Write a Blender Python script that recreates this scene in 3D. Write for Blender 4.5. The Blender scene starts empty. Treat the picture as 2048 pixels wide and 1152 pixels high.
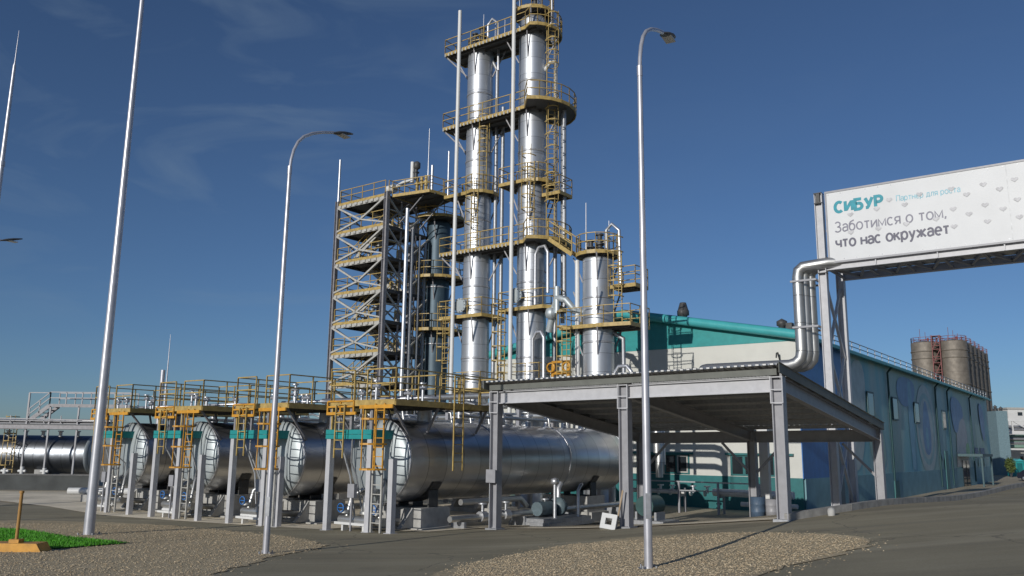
import bpy, bmesh, math, random
import numpy as np
from mathutils import Vector, Matrix
random.seed(7); rng = np.random.default_rng(7)
R = math.radians
sc = bpy.context.scene
C = sc.collection

# ------------------------------------------------------------ camera, sky, sun
CAMZ = 3.0
cam = bpy.data.cameras.new('Camera'); cam.sensor_width = 36; cam.lens = 1694/2048*36
cam.clip_start = .1; cam.clip_end = 8000
co = bpy.data.objects.new('Camera', cam); C.objects.link(co); sc.camera = co
co.matrix_world = Matrix.Translation((0, 0, CAMZ)) @ Matrix.Rotation(R(90+10.7), 4, 'X') @ Matrix.Rotation(R(.66), 4, 'Z')
sc.view_settings.view_transform = 'Standard'; sc.view_settings.look = 'None'
sc.view_settings.exposure = 0.0; sc.view_settings.gamma = 1
SUN_EL, SUN_AZ = 16, 33.5          # elevation; direction the light travels, clockwise from +Y
world = bpy.data.worlds.new('World'); sc.world = world; world.use_nodes = True
nt = world.node_tree; nt.nodes.clear()
def N(t, typ, **kw):
    n = t.nodes.new(typ)
    for k, v in kw.items(): setattr(n, k, v)
    return n
out = N(nt, 'ShaderNodeOutputWorld'); bg = N(nt, 'ShaderNodeBackground'); sky = N(nt, 'ShaderNodeTexSky')
sky.sky_type = 'NISHITA'; sky.sun_disc = False; sky.sun_elevation = R(SUN_EL); sky.sun_rotation = R(SUN_AZ+180)
sky.air_density = 1.0; sky.dust_density = 1; sky.ozone_density = 6; sky.altitude = 1500
hs = N(nt, 'ShaderNodeHueSaturation'); hs.inputs['Saturation'].default_value = .95; hs.inputs['Value'].default_value = 1.0
nt.links.new(sky.outputs[0], hs.inputs['Color'])
# thin cirrus, by direction in the sky
tc = N(nt, 'ShaderNodeTexCoord')
mp = N(nt, 'ShaderNodeMapping'); mp.inputs['Rotation'].default_value = (0, R(18), R(25)); mp.inputs['Scale'].default_value = (2.2, 3.0, 9.0)
nz = N(nt, 'ShaderNodeTexNoise'); nz.inputs['Scale'].default_value = 1.6; nz.inputs['Detail'].default_value = 8; nz.inputs['Distortion'].default_value = 1.2
nt.links.new(tc.outputs['Generated'], mp.inputs[0]); nt.links.new(mp.outputs[0], nz.inputs['Vector'])
cr = N(nt, 'ShaderNodeMapRange'); cr.inputs[1].default_value = .50; cr.inputs[2].default_value = .78
nt.links.new(nz.outputs[0], cr.inputs[0])
vd = N(nt, 'ShaderNodeVectorMath', operation='DISTANCE'); vd.inputs[1].default_value = Vector((-.34, .80, .44)).normalized()
nt.links.new(tc.outputs['Generated'], vd.inputs[0])
mr = N(nt, 'ShaderNodeMapRange'); mr.inputs[1].default_value = .10; mr.inputs[2].default_value = .42; mr.inputs[3].default_value = .40; mr.inputs[4].default_value = .03
nt.links.new(vd.outputs['Value'], mr.inputs[0])
mm = N(nt, 'ShaderNodeMath', operation='MULTIPLY'); nt.links.new(cr.outputs[0], mm.inputs[0]); nt.links.new(mr.outputs[0], mm.inputs[1])
mx = N(nt, 'ShaderNodeMix', data_type='RGBA'); mx.inputs[7].default_value = (2.9, 4.0, 5.2, 1)
nt.links.new(mm.outputs[0], mx.inputs[0]); nt.links.new(hs.outputs[0], mx.inputs[6]); nt.links.new(mx.outputs[2], bg.inputs[0])
bg.inputs[1].default_value = .068
nt.links.new(bg.outputs[0], out.inputs[0])
sl = bpy.data.lights.new('sun', 'SUN'); sl.energy = 3.15; sl.angle = R(.5); sl.color = (1, .96, .89)
so = bpy.data.objects.new('sun', sl); C.objects.link(so)
sd = Vector((math.sin(R(SUN_AZ))*math.cos(R(SUN_EL)), math.cos(R(SUN_AZ))*math.cos(R(SUN_EL)), -math.sin(R(SUN_EL))))
so.rotation_euler = sd.to_track_quat('-Z', 'Y').to_euler(); so.location = (-40, -40, 60)

# ------------------------------------------------------------ plant grid: s runs away along the building, w runs to the right
A = math.atan2(.597, .802); UX, UY = math.sin(A), math.cos(A)
def XY(s, w): return (UX*s+UY*w, UY*s-UX*w)
def SWof(x, y): return (UX*x+UY*y, UY*x-UX*y)
# terrain: ground levels at known spots (s, w, z)
GP = np.array([(0,0,1.45),(12.7,-1.4,1.5),(14.3,-7.5,.8),(13.5,-17.2,.4),(14,-26.5,.2),(18.5,-4.9,1.2),(23.7,-18.3,.25),(23.7,-13.2,.62),
 (23.7,-8.3,1.15),(34.3,-18.3,-.15),(34.3,-13.2,.18),(34.3,-8.4,1.0),(33.6,-6.7,1.3),(48.3,-5.5,1.4),(46.6,-15.1,-.1),(46.6,-25,-.1),(46.6,-36,-.1),
 (20.3,-22.8,.2),(20.3,-28,.05),(20.3,-33,0),(20.3,-38,0),(28,-21,.0),(28,-32,0),(60,-15.1,-.3),(75,-15.1,-.3),(95,-15.1,-.3),(115,-15.1,-.3),(60,-7.5,.9),
 (75,-9,.5),(95,-10,.1),(39,-30,-.1),(39,-40,0),(10,-22.4,.4),(10.8,-12.2,.7),(13.3,-6,1.0),(9,-30,.25),(48,1,1.6),(30,2,1.6),(65,3,1.2),(0,-15,.7),(-8,-5,1.3),(23,-55,0),(20,8,1.7),(5,8,1.6)])
_SIG = 8.0
def _K(d2): return np.exp(-d2/(2*_SIG**2))
_d2 = ((GP[:, None, :2]-GP[None, :, :2])**2).sum(-1)
_cf = np.linalg.solve(_K(_d2)+.06*np.eye(len(GP)), GP[:, 2])
def HN(x, y):
    x = np.asarray(x, float); y = np.asarray(y, float)
    s, w = UX*x+UY*y, UY*x-UX*y
    d2 = (s[..., None]-GP[:, 0])**2+(w[..., None]-GP[:, 1])**2
    return (_K(d2)*_cf).sum(-1)
def H(s, w): x, y = XY(s, w); return float(HN(x, y))

# ------------------------------------------------------------ materials
def base(name):
    m = bpy.data.materials.new(name); m.use_nodes = True
    return m, m.node_tree, m.node_tree.nodes['Principled BSDF']
def mat(name, col, rough=.55, metal=0, var=.18, scale=6, bump=.0, bscale=40, spec=.5, streak=0):
    m, t, b = base(name)
    tcn = N(t, 'ShaderNodeTexCoord'); nz = N(t, 'ShaderNodeTexNoise'); nz.inputs['Scale'].default_value = scale; nz.inputs['Detail'].default_value = 5
    if streak:
        mpn = N(t, 'ShaderNodeMapping'); mpn.inputs['Scale'].default_value = (1, 1, streak); t.links.new(tcn.outputs['Object'], mpn.inputs[0]); t.links.new(mpn.outputs[0], nz.inputs['Vector'])
    else: t.links.new(tcn.outputs['Object'], nz.inputs['Vector'])
    mr = N(t, 'ShaderNodeMapRange'); mr.inputs[1].default_value = .3; mr.inputs[2].default_value = .7; mr.inputs[3].default_value = 1-var; mr.inputs[4].default_value = 1+var
    t.links.new(nz.outputs[0], mr.inputs[0])
    mx = N(t, 'ShaderNodeMix', data_type='RGBA', blend_type='MULTIPLY'); mx.inputs[0].default_value = 1; mx.inputs[6].default_value = (*col, 1)
    t.links.new(mr.outputs[0], mx.inputs[7]); t.links.new(mx.outputs[2], b.inputs['Base Color'])
    b.inputs['Roughness'].default_value = rough; b.inputs['Metallic'].default_value = metal; b.inputs['Specular IOR Level'].default_value = spec
    if bump:
        n2 = N(t, 'ShaderNodeTexNoise'); n2.inputs['Scale'].default_value = bscale; n2.inputs['Detail'].default_value = 4
        t.links.new(tcn.outputs['Object'], n2.inputs['Vector'])
        bp = N(t, 'ShaderNodeBump'); bp.inputs['Strength'].default_value = bump; bp.inputs['Distance'].default_value = .02
        t.links.new(n2.outputs[0], bp.inputs['Height']); t.links.new(bp.outputs[0], b.inputs['Normal'])
    return m
def cladding(name, axis, pitch, col=(.62, .63, .64), rough=.24, dirt=.35, wob=.35, met=1.0):
    """sheet-metal jacket: seams across the axis, slightly wavy panels, uneven polish"""
    m, t, b = base(name)
    tcn = N(t, 'ShaderNodeTexCoord'); sp = N(t, 'ShaderNodeSeparateXYZ'); t.links.new(tcn.outputs['Object'], sp.inputs[0])
    md = N(t, 'ShaderNodeMath', operation='PINGPONG'); md.inputs[1].default_value = pitch/2; t.links.new(sp.outputs[axis], md.inputs[0])
    lt = N(t, 'ShaderNodeMapRange'); lt.inputs[1].default_value = .0; lt.inputs[2].default_value = .025; t.links.new(md.outputs[0], lt.inputs[0])
    fl = N(t, 'ShaderNodeMath', operation='DIVIDE'); fl.inputs[1].default_value = pitch; t.links.new(sp.outputs[axis], fl.inputs[0])
    f2 = N(t, 'ShaderNodeMath', operation='FLOOR'); t.links.new(fl.outputs[0], f2.inputs[0])
    wn = N(t, 'ShaderNodeTexWhiteNoise', noise_dimensions='1D'); t.links.new(f2.outputs[0], wn.inputs['W'])
    nz = N(t, 'ShaderNodeTexNoise'); nz.inputs['Scale'].default_value = 1.6; nz.inputs['Detail'].default_value = 5; t.links.new(tcn.outputs['Object'], nz.inputs['Vector'])
    mr = N(t, 'ShaderNodeMapRange'); mr.inputs[1].default_value = .3; mr.inputs[2].default_value = .75; mr.inputs[3].default_value = 1; mr.inputs[4].default_value = 1-dirt; t.links.new(nz.outputs[0], mr.inputs[0])
    mw = N(t, 'ShaderNodeMapRange'); mw.inputs[3].default_value = .86; mw.inputs[4].default_value = 1.06; t.links.new(wn.outputs[0], mw.inputs[0])
    ml = N(t, 'ShaderNodeMapRange'); ml.inputs[3].default_value = .45; ml.inputs[4].default_value = 1; t.links.new(lt.outputs[0], ml.inputs[0])
    a = N(t, 'ShaderNodeMath', operation='MULTIPLY'); t.links.new(mr.outputs[0], a.inputs[0]); t.links.new(mw.outputs[0], a.inputs[1])
    a2 = N(t, 'ShaderNodeMath', operation='MULTIPLY'); t.links.new(a.outputs[0], a2.inputs[0]); t.links.new(ml.outputs[0], a2.inputs[1])
    mx = N(t, 'ShaderNodeMix', data_type='RGBA', blend_type='MULTIPLY'); mx.inputs[0].default_value = 1; mx.inputs[6].default_value = (*col, 1)
    t.links.new(a2.outputs[0], mx.inputs[7]); t.links.new(mx.outputs[2], b.inputs['Base Color'])
    b.inputs['Metallic'].default_value = met
    rr = N(t, 'ShaderNodeMapRange'); rr.inputs[1].default_value = .3; rr.inputs[2].default_value = .75; rr.inputs[3].default_value = rough; rr.inputs[4].default_value = rough+.06; t.links.new(nz.outputs[0], rr.inputs[0]); t.links.new(rr.outputs[0], b.inputs['Roughness'])
    n2 = N(t, 'ShaderNodeTexNoise'); n2.inputs['Scale'].default_value = 2.3; n2.inputs['Detail'].default_value = 1; t.links.new(tcn.outputs['Object'], n2.inputs['Vector'])
    ad = N(t, 'ShaderNodeMath', operation='MULTIPLY_ADD'); ad.inputs[1].default_value = .35; t.links.new(lt.outputs[0], ad.inputs[0]); t.links.new(n2.outputs[0], ad.inputs[2])
    bp = N(t, 'ShaderNodeBump'); bp.inputs['Strength'].default_value = wob; bp.inputs['Distance'].default_value = .03; t.links.new(ad.outputs[0], bp.inputs['Height']); t.links.new(bp.outputs[0], b.inputs['Normal'])
    return m
def ground_mat(name, c1, c2, scale, rough=.95, bump=.3, bs=60, big=.25, voro=0, wear=0):
    m, t, b = base(name)
    tcn = N(t, 'ShaderNodeTexCoord')
    nz = N(t, 'ShaderNodeTexNoise'); nz.inputs['Scale'].default_value = scale; nz.inputs['Detail'].default_value = 6; nz.inputs['Roughness'].default_value = .65; t.links.new(tcn.outputs['Object'], nz.inputs['Vector'])
    src = nz.outputs[0]
    if voro:
        v = N(t, 'ShaderNodeTexVoronoi'); v.inputs['Scale'].default_value = voro; t.links.new(tcn.outputs['Object'], v.inputs['Vector'])
        sx = N(t, 'ShaderNodeSeparateColor'); t.links.new(v.outputs['Color'], sx.inputs[0])
        mq = N(t, 'ShaderNodeMath', operation='MULTIPLY_ADD'); mq.inputs[1].default_value = .6; t.links.new(sx.outputs[0], mq.inputs[0])
        m3 = N(t, 'ShaderNodeMath', operation='MULTIPLY'); m3.inputs[1].default_value = .45; t.links.new(nz.outputs[0], m3.inputs[0]); t.links.new(m3.outputs[0], mq.inputs[2]); src = mq.outputs[0]
    mr = N(t, 'ShaderNodeMapRange'); mr.inputs[1].default_value = .3; mr.inputs[2].default_value = .72; t.links.new(src, mr.inputs[0])
    mx = N(t, 'ShaderNodeMix', data_type='RGBA'); mx.inputs[6].default_value = (*c1, 1); mx.inputs[7].default_value = (*c2, 1); t.links.new(mr.outputs[0], mx.inputs[0])
    nb = N(t, 'ShaderNodeTexNoise'); nb.inputs['Scale'].default_value = .35; nb.inputs['Detail'].default_value = 4; t.links.new(tcn.outputs['Object'], nb.inputs['Vector'])
    mb = N(t, 'ShaderNodeMapRange'); mb.inputs[1].default_value = .3; mb.inputs[2].default_value = .7; mb.inputs[3].default_value = 1-big; mb.inputs[4].default_value = 1+big; t.links.new(nb.outputs[0], mb.inputs[0])
    mz = N(t, 'ShaderNodeMix', data_type='RGBA', blend_type='MULTIPLY'); mz.inputs[0].default_value = 1; t.links.new(mx.outputs[2], mz.inputs[6]); t.links.new(mb.outputs[0], mz.inputs[7])
    last = mz.outputs[2]
    if wear:                                                   # dusty streaks, repaired patches, cracks
        def layer(fac, col, mode='MIX'):
            nonlocal last
            q = N(t, 'ShaderNodeMix', data_type='RGBA', blend_type=mode); q.inputs[7].default_value = (*col, 1); t.links.new(fac, q.inputs[0]); t.links.new(last, q.inputs[6]); last = q.outputs[2]
        m1 = N(t, 'ShaderNodeMapping'); m1.inputs['Rotation'].default_value = (0, 0, R(38)); m1.inputs['Scale'].default_value = (.10, 1.1, 1); t.links.new(tcn.outputs['Object'], m1.inputs[0])
        s1 = N(t, 'ShaderNodeTexNoise'); s1.inputs['Scale'].default_value = 1; s1.inputs['Detail'].default_value = 6; s1.inputs['Distortion'].default_value = .5; t.links.new(m1.outputs[0], s1.inputs['Vector'])
        r1 = N(t, 'ShaderNodeMapRange'); r1.inputs[1].default_value = .48; r1.inputs[2].default_value = .72; r1.inputs[4].default_value = .32; t.links.new(s1.outputs[0], r1.inputs[0]); layer(r1.outputs[0], (.50,.45,.34))
        r3 = N(t, 'ShaderNodeMapRange'); r3.inputs[1].default_value = .44; r3.inputs[2].default_value = .30; r3.inputs[4].default_value = .28; t.links.new(s1.outputs[0], r3.inputs[0]); layer(r3.outputs[0], (.16,.15,.13))
        v1 = N(t, 'ShaderNodeTexVoronoi', feature='DISTANCE_TO_EDGE'); v1.inputs['Scale'].default_value = .22
        d1 = N(t, 'ShaderNodeTexNoise'); d1.inputs['Scale'].default_value = 1.2; d1.inputs['Detail'].default_value = 5; t.links.new(tcn.outputs['Object'], d1.inputs['Vector'])
        a1 = N(t, 'ShaderNodeMix', data_type='RGBA', blend_type='ADD'); a1.inputs[0].default_value = 1.2; t.links.new(tcn.outputs['Object'], a1.inputs[6]); t.links.new(d1.outputs['Color'], a1.inputs[7]); t.links.new(a1.outputs[2], v1.inputs['Vector'])
        r2 = N(t, 'ShaderNodeMapRange'); r2.inputs[1].default_value = .007; r2.inputs[2].default_value = .002; r2.inputs[4].default_value = .45; t.links.new(v1.outputs['Distance'], r2.inputs[0]); layer(r2.outputs[0], (.08,.075,.065))
        s4 = N(t, 'ShaderNodeTexNoise'); s4.inputs['Scale'].default_value = .55; s4.inputs['Detail'].default_value = 3; t.links.new(tcn.outputs['Object'], s4.inputs['Vector'])
        r4 = N(t, 'ShaderNodeMapRange'); r4.inputs[1].default_value = .66; r4.inputs[2].default_value = .72; r4.inputs[4].default_value = .25; t.links.new(s4.outputs[0], r4.inputs[0]); layer(r4.outputs[0], (.13,.12,.105))
    t.links.new(last, b.inputs['Base Color']); b.inputs['Roughness'].default_value = rough; b.inputs['Specular IOR Level'].default_value = .25
    if bump:
        n2 = N(t, 'ShaderNodeTexVoronoi' if voro else 'ShaderNodeTexNoise'); n2.inputs['Scale'].default_value = voro or bs; t.links.new(tcn.outputs['Object'], n2.inputs['Vector'])
        bp = N(t, 'ShaderNodeBump'); bp.inputs['Strength'].default_value = bump; bp.inputs['Distance'].default_value = .02; t.links.new(n2.outputs[0], bp.inputs['Height']); t.links.new(bp.outputs[0], b.inputs['Normal'])
    return m
M = dict(
 asphalt=ground_mat('asphalt', (.245,.215,.145), (.345,.305,.21), 30, bump=.2, bs=120, big=.12, wear=1),
 dirt=ground_mat('dirt', (.34,.29,.21), (.48,.42,.31), 9, bump=.4, bs=40),
 gravel=ground_mat('gravel', (.40,.325,.20), (.60,.49,.32), 25, bump=.45, voro=28, big=.14),
 conc=ground_mat('concrete', (.76,.66,.49), (.88,.78,.60), 4, bump=.15, bs=60),
 kerb=mat('kerb_concrete', (.30,.29,.27), .9, var=.25, scale=3, bump=.3),
 lawn=ground_mat('lawn_soil', (.05,.20,.010), (.09,.30,.018), 12, bump=.5),
 plinth=mat('plinth_concrete', (.38,.375,.36), .85, var=.2, scale=3, bump=.2),
 grey=mat('grey_paint', (.30,.30,.32), .45, var=.10, scale=4, bump=.05),
 lgrey=mat('light_grey_paint', (.47,.47,.49), .42, var=.08, scale=4),
 galv=mat('galvanised', (.56,.57,.60), .42, .75, var=.12, scale=9),
 galvd=mat('dull_galvanised', (.36,.37,.39), .5, .6, var=.15, scale=9),
 mast=mat('mast_zinc', (.50,.50,.54), .38, .45, var=.10, scale=3),
 stair=mat('stair_steel', (.24,.235,.25), .5, var=.2, scale=5),
 pale=mat('pale_steel', (.42,.41,.38), .5, var=.15, scale=5),
 dark=mat('dark_steel', (.06,.06,.06), .55, var=.3, scale=6),
 grate=mat('deck_grating', (.11,.105,.10), .6, .3, var=.3, scale=20),
 yel=mat('ochre_paint', (.40,.285,.095), .5, var=.25, scale=6),
 ora=mat('yellow_paint', (.56,.275,.03), .45, var=.2, scale=5),
 teal=mat('teal_paint', (.02,.26,.26), .42, var=.10, scale=3),
 teald=mat('dark_teal_panel', (.012,.13,.135), .45, var=.12, scale=3),
 white=mat('white_paint', (.64,.64,.63), .4, var=.04, scale=2),
 cream=mat('cream_panel', (.56,.56,.52), .5, var=.04, scale=1.2),
 blue=mat('blue_panel', (.03,.15,.42), .45, var=.1, scale=2),
 roof=mat('teal_roof', (.06,.36,.38), .35, var=.08, scale=2),
 glass=mat('window_glass', (.02,.025,.03), .08, var=.2, scale=1, spec=.8),
 red=mat('red_oxide', (.16,.03,.028), .55, var=.3, scale=3),
 black=mat('black_plastic', (.02,.02,.022), .45),
 tankclad=cladding('tank_cladding', 1, .95, (.62,.62,.62), rough=.29, dirt=.16, wob=.05, met=.9),
 capclad=cladding('tank_end_cladding', 0, .7, (.50,.55,.57), rough=.5, dirt=.12, wob=.06, met=.55),
 colclad=cladding('column_cladding', 2, 1.0, (.55,.57,.60), rough=.40, dirt=.14, wob=.04, met=.72),
 siloclad=cladding('silo_steel', 2, 5.0, (.24,.21,.175), rough=.6, dirt=.35, met=.35),
 pipeclad=cladding('pipe_cladding', 2, 1.2, (.56,.56,.55), rough=.40, dirt=.2, met=.85),
)
def wall_mural():
    m, t, b = base('painted_wall')
    tcn = N(t, 'ShaderNodeTexCoord'); mpn = N(t, 'ShaderNodeMapping'); mpn.inputs['Scale'].default_value = (1, .16, .05); t.links.new(tcn.outputs['Object'], mpn.inputs[0])
    nz = N(t, 'ShaderNodeTexNoise'); nz.inputs['Scale'].default_value = 1.3; nz.inputs['Detail'].default_value = 3; nz.inputs['Distortion'].default_value = .8; t.links.new(mpn.outputs[0], nz.inputs['Vector'])
    cr = N(t, 'ShaderNodeValToRGB'); e = cr.color_ramp.elements
    e[0].position = .30; e[0].color = (.12,.34,.44,1); e[1].position = .74; e[1].color = (.38,.45,.43,1)
    for p, c in ((.42,(.18,.42,.46,1)), (.52,(.30,.44,.44,1)), (.62,(.27,.43,.39,1))): x = e.new(p); x.color = c
    t.links.new(nz.outputs[0], cr.inputs[0]); t.links.new(cr.outputs[0], b.inputs['Base Color']); b.inputs['Roughness'].default_value = .5
    sp = N(t, 'ShaderNodeSeparateXYZ'); t.links.new(tcn.outputs['Object'], sp.inputs[0])
    pp = N(t, 'ShaderNodeMath', operation='PINGPONG'); pp.inputs[1].default_value = .5; t.links.new(sp.outputs[1], pp.inputs[0])
    lt = N(t, 'ShaderNodeMapRange'); lt.inputs[2].default_value = .04; t.links.new(pp.outputs[0], lt.inputs[0])
    bp = N(t, 'ShaderNodeBump'); bp.inputs['Strength'].default_value = .8; bp.inputs['Distance'].default_value = .03; t.links.new(lt.outputs[0], bp.inputs['Height']); t.links.new(bp.outputs[0], b.inputs['Normal'])
    return m
M['mural'] = wall_mural(); M['purlin_grey'] = mat('purlin_paint', (.13,.135,.12), .6, var=.15, scale=3)

# ------------------------------------------------------------ mesh builder
class MB:
    def __init__(s): s.v = []; s.f = []; s.sm = []; s.mi = []; s.cur = 0
    def add(s, vs, fs, smooth=False):
        o = len(s.v); s.v.extend([tuple(p) for p in vs])
        for f in fs: s.f.append(tuple(i+o for i in f)); s.sm.append(smooth); s.mi.append(s.cur)
        return s
    def box(s, x0, x1, y0, y1, z0, z1):
        v = [(x, y, z) for z in (z0, z1) for y in (y0, y1) for x in (x0, x1)]
        return s.add(v, [(0,2,3,1),(4,5,7,6),(0,1,5,4),(2,6,7,3),(0,4,6,2),(1,3,7,5)])
    def bar(s, p, q, w=.05, h=None, up=(0,0,1)):
        h = h or w; p = Vector(p); q = Vector(q); d = q-p
        if d.length < 1e-6: return s
        d.normalize(); u = Vector(up)
        if abs(d.dot(u)) > .98: u = Vector((0, 1, 0))
        a = d.cross(u).normalized(); b = a.cross(d).normalized(); a = a*w/2; b = b*h/2
        v = [p-a-b, p+a-b, p+a+b, p-a+b, q-a-b, q+a-b, q+a+b, q-a+b]
        return s.add(v, [(0,3,2,1),(4,5,6,7),(0,1,5,4),(1,2,6,5),(2,3,7,6),(3,0,4,7)])
    def path(s, pts, r, n=8, caps=True):
        pts = [Vector(p) for p in pts]; rs = r if isinstance(r, (list, tuple)) else [r]*len(pts)
        rings = []; prev = None
        for i, p in enumerate(pts):
            d = ((pts[i]-pts[i-1]).normalized() if i else Vector())+((pts[i+1]-pts[i]).normalized() if i < len(pts)-1 else Vector())
            d = d.normalized() if d.length > 1e-6 else Vector((0, 0, 1))
            if prev is None:
                u = Vector((0, 0, 1)) if abs(d.z) < .9 else Vector((1, 0, 0)); a = d.cross(u).normalized()
            else:
                a = (prev-d*prev.dot(d)); a = a.normalized() if a.length > 1e-6 else d.orthogonal().normalized()
            prev = a; b = d.cross(a)
            rings.append([p+(a*math.cos(t)+b*math.sin(t))*rs[i] for t in [2*math.pi*k/n for k in range(n)]])
        v = [q for rg in rings for q in rg]; f = []
        for i in range(len(rings)-1):
            for k in range(n): f.append((i*n+k, i*n+(k+1) % n, (i+1)*n+(k+1) % n, (i+1)*n+k))
        s.add(v, f, n > 5)
        if caps: s.add(rings[0], [tuple(reversed(range(n)))]); s.add(rings[-1], [tuple(range(n))])
        return s
    def tube(s, p, q, r, n=8, r2=None): return s.path([p, q], [r, r if r2 is None else r2], n)
    def lathe(s, prof, n=32, o=(0,0,0), axis='z', a0=0, a1=None):
        full = a1 is None; a1 = 2*math.pi if full else a1; m = n if full else n+1
        v = []
        for r, t in prof:
            for k in range(m):
                a = a0+(a1-a0)*k/n
                x, y = r*math.cos(a), r*math.sin(a)
                v.append((o[0]+x, o[1]+y, o[2]+t) if axis == 'z' else ((o[0]-x, o[1]+t, o[2]+y) if axis == 'y' else (o[0]+t, o[1]+x, o[2]+y)))
        f = []
        for i in range(len(prof)-1):
            for k in range(n): f.append((i*m+k, i*m+(k+1) % m, (i+1)*m+(k+1) % m, (i+1)*m+k))
        return s.add(v, f, True)
    def prism(s, poly, d0, d1, plane='xy'):
        mp = {'xy': lambda a, b, d: (a, b, d), 'xz': lambda a, b, d: (a, d, b), 'yz': lambda a, b, d: (d, a, b)}[plane]
        n = len(poly); v = [mp(a, b, d0) for a, b in poly]+[mp(a, b, d1) for a, b in poly]
        f = [tuple(reversed(range(n))), tuple(range(n, 2*n))]+[(i, (i+1) % n, (i+1) % n+n, i+n) for i in range(n)]
        return s.add(v, f)
    def ibeam(s, p, q, d=.3, b=.2, tf=.022, tw=.016, up=(0,0,1)):
        """I section, depth d along up"""
        p = Vector(p); q = Vector(q); dr = (q-p).normalized(); u = Vector(up); u = (u-dr*u.dot(dr)).normalized()
        s.bar(p+u*(d/2-tf/2), q+u*(d/2-tf/2), b, tf, u); s.bar(p-u*(d/2-tf/2), q-u*(d/2-tf/2), b, tf, u)
        return s.bar(p, q, tw, d-2*tf, u)
    def build(s, name, m, parent=None, fixn=False):
        me = bpy.data.meshes.new(name); me.from_pydata(s.v, [], s.f)
        me.polygons.foreach_set('use_smooth', s.sm)
        ms = m if isinstance(m, (list, tuple)) else [m]
        for x in ms: me.materials.append(M[x] if isinstance(x, str) else x)
        if len(ms) > 1: me.polygons.foreach_set('material_index', s.mi)
        me.update()
        bm = bmesh.new(); bm.from_mesh(me); bmesh.ops.recalc_face_normals(bm, faces=bm.faces); bm.to_mesh(me); bm.free()
        o = bpy.data.objects.new(name, me); C.objects.link(o)
        if parent: o.parent = parent
        return o
def tag(o, label, cat, group=None):
    o['label'] = label; o['category'] = cat
    if group: o['group'] = group
    return o
def struct(o, kind='structure'): o['kind'] = kind; return o
def thing(name, label, cat, s=0, w=0, z=0, group=None, rz=None):
    o = bpy.data.objects.new(name, None); C.objects.link(o); o.empty_display_size = .3
    x, y = XY(s, w); o.location = (x, y, z); o.rotation_euler = (0, 0, -A if rz is None else rz)
    return tag(o, label, cat, group)
def dup(o, parent=None):
    c = o.copy(); C.objects.link(c)
    if parent: c.parent = parent
    for ch in list(o.children): dup(ch, c)
    return c
def rail(b, pts, h=1.0, t=.042, gap=1.1, toe=True, closed=False):
    pts = [Vector(p) for p in pts]
    if closed: pts.append(pts[0])
    up = Vector((0, 0, 1))
    for p, q in zip(pts, pts[1:]):
        for k in (h, h*.55): b.bar(p+up*k, q+up*k, t, t)
        n = max(1, round((q-p).length/gap))
        for i in range(n+1): c = p.lerp(q, i/n); b.bar(c, c+up*h, t, t)
    return b
def edge(b, pts, h=.16, t=.05):
    pts = [Vector(p) for p in pts]
    for p, q in zip(pts, pts[1:]+pts[:1]): b.bar(p, q, t, h)
    return b
def arc(cx, cy, r, a0, a1, n): return [(cx+r*math.cos(R(a0+(a1-a0)*i/n)), cy+r*math.sin(R(a0+(a1-a0)*i/n))) for i in range(n+1)]
def platform(parent, poly, z, railpts=None, h=1.0, brackets=(), edgem='yel', railm='yel', name='platform', teeth=0):
    d = MB(); d.prism(poly, z-.05, z)
    n = len(poly)
    for i in range(1, 4):                                     # joists under the grating
        y0 = min(p[1] for p in poly); y1 = max(p[1] for p in poly); x0 = min(p[0] for p in poly); x1 = max(p[0] for p in poly)
        yy = y0+(y1-y0)*i/4; d.bar((x0+.25, yy, z-.11), (x1-.25, yy, z-.11), .06, .12)
    o = d.build(name, 'grate', parent)
    edge(MB(), [(x, y, z-.02) for x, y in poly], .2, .06).build('edge_beam', edgem, o)
    rp = railpts if railpts is not None else [list(poly)+[poly[0]]]
    if rp:
        b = MB()
        for seg in rp: rail(b, [(x, y, z+.02) for x, y in seg], h)
        b.build('railing', railm, o)
    for p, q in brackets: MB().bar(p, q, .07, .07).build('bracket', 'stair', o)
    return o
def ladder(parent, x, y, z0, z1, ax=(1,0), cage=True, w=.5, m='yel', out=(0,-1), czo=2.2, over=.9, lower=None):
    ax = Vector((*ax, 0)); ou = Vector((*out, 0)); c = Vector((x, y, 0)); b = MB()
    zm = z0+czo if lower else z0; lo = MB()
    for k in (-.5, .5):
        b.bar(c+ax*w*k+Vector((0,0,zm)), c+ax*w*k+Vector((0,0,z1)), .045, .045)
        if lower: lo.bar(c+ax*w*k+Vector((0,0,z0)), c+ax*w*k+Vector((0,0,zm)), .06, .06)
    z = z0+.3
    while z < z1: (lo if z < zm else b).bar(c-ax*w/2+Vector((0,0,z)), c+ax*w/2+Vector((0,0,z)), .03); z += .3
    o = b.build('ladder', m, parent)
    if lower: lo.build('lower_ladder', lower, parent)
    if cage and z1-z0 > czo+.5:
        g = MB(); z = z0+czo
        ring = [ax*(-.36)]+[ax*(-.36*math.cos(R(t)))+ou*(.2+.5*math.sin(R(t))) for t in (0, 30, 60, 90, 120, 150, 180)]+[ax*.36]
        while z < z1+over:
            for p, q in zip(ring, ring[1:]): g.bar(c+p+Vector((0,0,z)), c+q+Vector((0,0,z)), .03, .06)
            z += .8
        for p in (ring[2], ring[-3]): g.bar(c+p+Vector((0,0,z0+czo)), c+p+Vector((0,0,z1+over)), .03)
        g.build('cage', m, o)
    return o

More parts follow.
